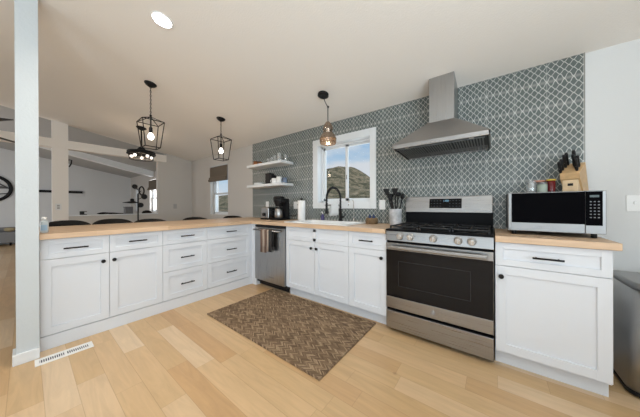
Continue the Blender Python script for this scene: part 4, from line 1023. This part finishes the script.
# ceiling fan at the far left edge
FX, FY, FZ = -1.95, -3.12, 2.03
t = thing('ceiling_fan', 'black ceiling fan at the left edge of the room', 'ceiling fan', (FX, FY, FZ))
MB().tube([(FX, FY, ceil_z(FY)), (FX, FY, FZ+.05)], .014, 10).build('downrod', M['black'], t)
MB().lathe([(0, 0), (.06, 0), (.10, .03), (.10, .09), (.04, .12), (0, .12)], (FX, FY, FZ-.04)).build('motor', M['black'], t)
for k in range(3):
    a = .47+k*2*PI/3; d_ = Vector((math.cos(a), math.sin(a), 0)); s_ = Vector((-math.sin(a), math.cos(a), 0))
    c0 = Vector((FX, FY, FZ+.02)); m = MB(); h = .05
    m.hull([c0+d_*.09-s_*.04-Vector((0, 0, .006)), c0+d_*.82-s_*.06-Vector((0, 0, .016)), c0+d_*.82+s_*.06+Vector((0, 0, .004)), c0+d_*.09+s_*.04], [c0+d_*.09-s_*.04, c0+d_*.82-s_*.06-Vector((0, 0, .010)), c0+d_*.82+s_*.06+Vector((0, 0, .010)), c0+d_*.09+s_*.04+Vector((0, 0, .006))])
    m.build('blade', M['black'], t)

# ------------------------------------------------------------------ dining window shades, lamp, side room
def roman(x0, x1, label):
    m = MB(); 
    for z0_, z1_, d in ((1.765, 2.02, .020), (1.715, 1.790, .045), (1.690, 1.745, .060)):
        m.box((x0, -.004-d, z0_), (x1, -.002, z1_), .009, 2)
    tag(m.build('roman_shade', M['shade']), label, 'window shade', 'brown roman shades')
roman(-2.425, -1.685, 'brown roman shade pulled up on the dining window')
roman(-6.72, -5.85, 'brown roman shade on the side room window')

LX, LY = -3.05, -1.205
t = thing('metal_tree_lamp', 'black floor lamp with several round heads before the wall opening', 'floor lamp', (LX, LY, 0))
MB().lathe([(0, 0), (.15, 0), (.15, .015), (.02, .03), (0, .03)], (LX, LY, 0)).build('base', M['black'], t)
MB().tube([(LX, LY, .02), (LX, LY, 1.40)], .013, 10).build('pole', M['black'], t)
def disc(y, z, r, nm='shade', ring=False):
    m = MB(); sy = LY if y > LY else LY
    if ring: m.tube([(LX+.02, y+.042*math.cos(a), z+.085*math.sin(a)) for a in [2*PI*i/20 for i in range(20)]], .014, 7, True)
    else: m.tube([(LX-.03, y, z), (LX, y, z), (LX+.02, y, z), (LX+.03, y, z)], [r*.3, r*.9, r, r*.9], 20)
    o = m.build(nm, M['black'], t)
    MB().tube([(LX, LY, z-.06), (LX-.005, y, z)], .007, 6).build('lamp_arm', M['black'], t)
disc(-1.262, 1.540, .048); disc(-1.150, 1.460, .05, 'ring_shade', True); disc(-1.105, 1.338, .055); disc(-1.305, 1.262, .035); disc(-1.165, 1.162, .050)
m = MB(); m.lathe([(0, .0), (.13, .012), (.14, .020), (.02, .045), (0, .045)], (LX, LY-.11, 1.195)); m.build('dish', M['black'], t)

# black box on the sill
tag(MB().box((XL-.08, -1.995, .976), (XL-.03, -1.935, 1.045), .003).box((XL-.08, -1.936, .976), (XL-.03, -1.900, .990), .002).box((XL-.08, -1.936, 1.03), (XL-.03, -1.900, 1.043), .002).build('desk_clock', M['blackpl']), 'tiny black box-shaped clock on the white sill', 'clock')
# sconce on column
t = thing('wall_hook', 'small black bracket on the right side of the painted column', 'bracket', (XL-.02, -2.125, 1.87))
MB().tube([(XL-.02, -2.142, 2.0), (XL-.02, -2.098, 2.0), (XL-.02, -2.105, 1.93), (XL-.02, -2.13, 1.87)], .010, 7).build('arm', M['black'], t)
MB().box((XL-.035, -2.142, 1.975), (XL-.005, -2.136, 2.02)).build('mount', M['black'], t)

# side room furniture: console with box and dome, sofa chair
t = thing('console_table', 'white console table in the side room beyond the half wall', 'table', (-4.65, -1.15, 0))
MB().box((-4.90, -2.0, .905), (-4.42, -.40, .935), .004).build('top', M['trim'], t)
for x in (-4.86, -4.46):
    for y in (-1.95, -.45): MB().box((x-.02, y-.02, 0), (x+.02, y+.02, .906)).build('leg', M['trim'], t)
t = thing('storage_box', 'grey fabric box on the console seen through the opening', 'box', (-4.5, -1.045, .936))
MB().box((-4.60, -1.122, .936), (-4.45, -.968, 1.105), .004).build('body', M['greybox'], t); MB().box((-4.605, -1.127, 1.105), (-4.445, -.963, 1.128), .003).build('lid', M['greybox'], t)
tag(MB().lathe([(0, 0), (.112, 0), (.108, .04), (.080, .075), (.035, .092), (0, .095)], (-4.55, -.655, .936)).build('upturned_bowl', M['stool']), 'dark dome-shaped bowl on the console behind the opening', 'bowl')
m = MB(); pth = [(-4.62, -1.60+.5*i/10, .965+.010*math.sin(i*.6)) for i in range(11)]; m.tube(pth, [.008, .02, .026, .022, .018, .022, .026, .022, .018, .012, .006], 8)
tag(m.build('driftwood', M['stool']), 'long dark piece of driftwood lying on the console', 'decoration')

# wall ledge and round decor on the far wall
tag(MB().box((XF, -2.43, 1.610), (XF+.07, -1.375, 1.690), .006).build('wall_ledge', M['black']), 'long black ledge mounted on the side room wall', 'ledge')
t = thing('round_wall_decor', 'large round black metal wall decoration at the left edge', 'wall decoration', (XF+.03, -3.24, 1.30))
RC = Vector((XF+.04, -3.27, 1.69)); m = MB(); m.tube([RC+Vector((0, .375*math.cos(a), .375*math.sin(a))) for a in [2*PI*i/40 for i in range(40)]], .042, 8, True); m.build('rim', M['black'], t)
m = MB()
m.prism([(-3.27-.36*math.cos(a), 1.715+.02+.30*math.sin(a)*.35-.05) for a in [PI*i/10 for i in range(11)]], 0, XF+.015, XF+.03); m.build('ridge_cutout', M['greyfab'], t)
m = MB(); m.tube([RC+Vector((-.01, y, z)) for y, z in ((-.34, .02), (-.2, .14), (-.05, .10), (.1, .20), (.22, .10), (.33, .02), (.2, .04), (.05, .0), (-.1, .05), (-.3, .0))], .013, 7); m.tube([RC+Vector((-.01, y, z)) for y, z in ((-.33, -.15), (-.1, -.12), (.1, -.18), (.32, -.14))], .012, 7); m.build('metal_motif', M['black'], t)

# grey bench with tan cushion at the far left
t = thing('upholstered_bench', 'low grey upholstered bench against the side room wall', 'bench', (-8.7, -3.3, 0))
MB().box((-8.96, -4.1, .08), (-8.45, -2.80, .40), .03).build('seat', M['greyfab'], t)
MB().box((-8.96, -4.1, .40), (-8.80, -2.80, .52), .03).build('back_cushion', M['greyfab'], t)
for x in (-8.90, -8.51):
    for y in (-4.0, -2.9): MB().cyl((x, y, 0), (x, y, .085), .02).build('leg', M['black'], t)
tag(MB().lathe([(0, 0), (.07, .01), (.10, .05), (.10, .09), (.06, .12), (0, .125)], (-8.62, -2.92, .401)).build('round_cushion', M['tan']), 'round tan cushion on the end of the grey bench', 'cushion')
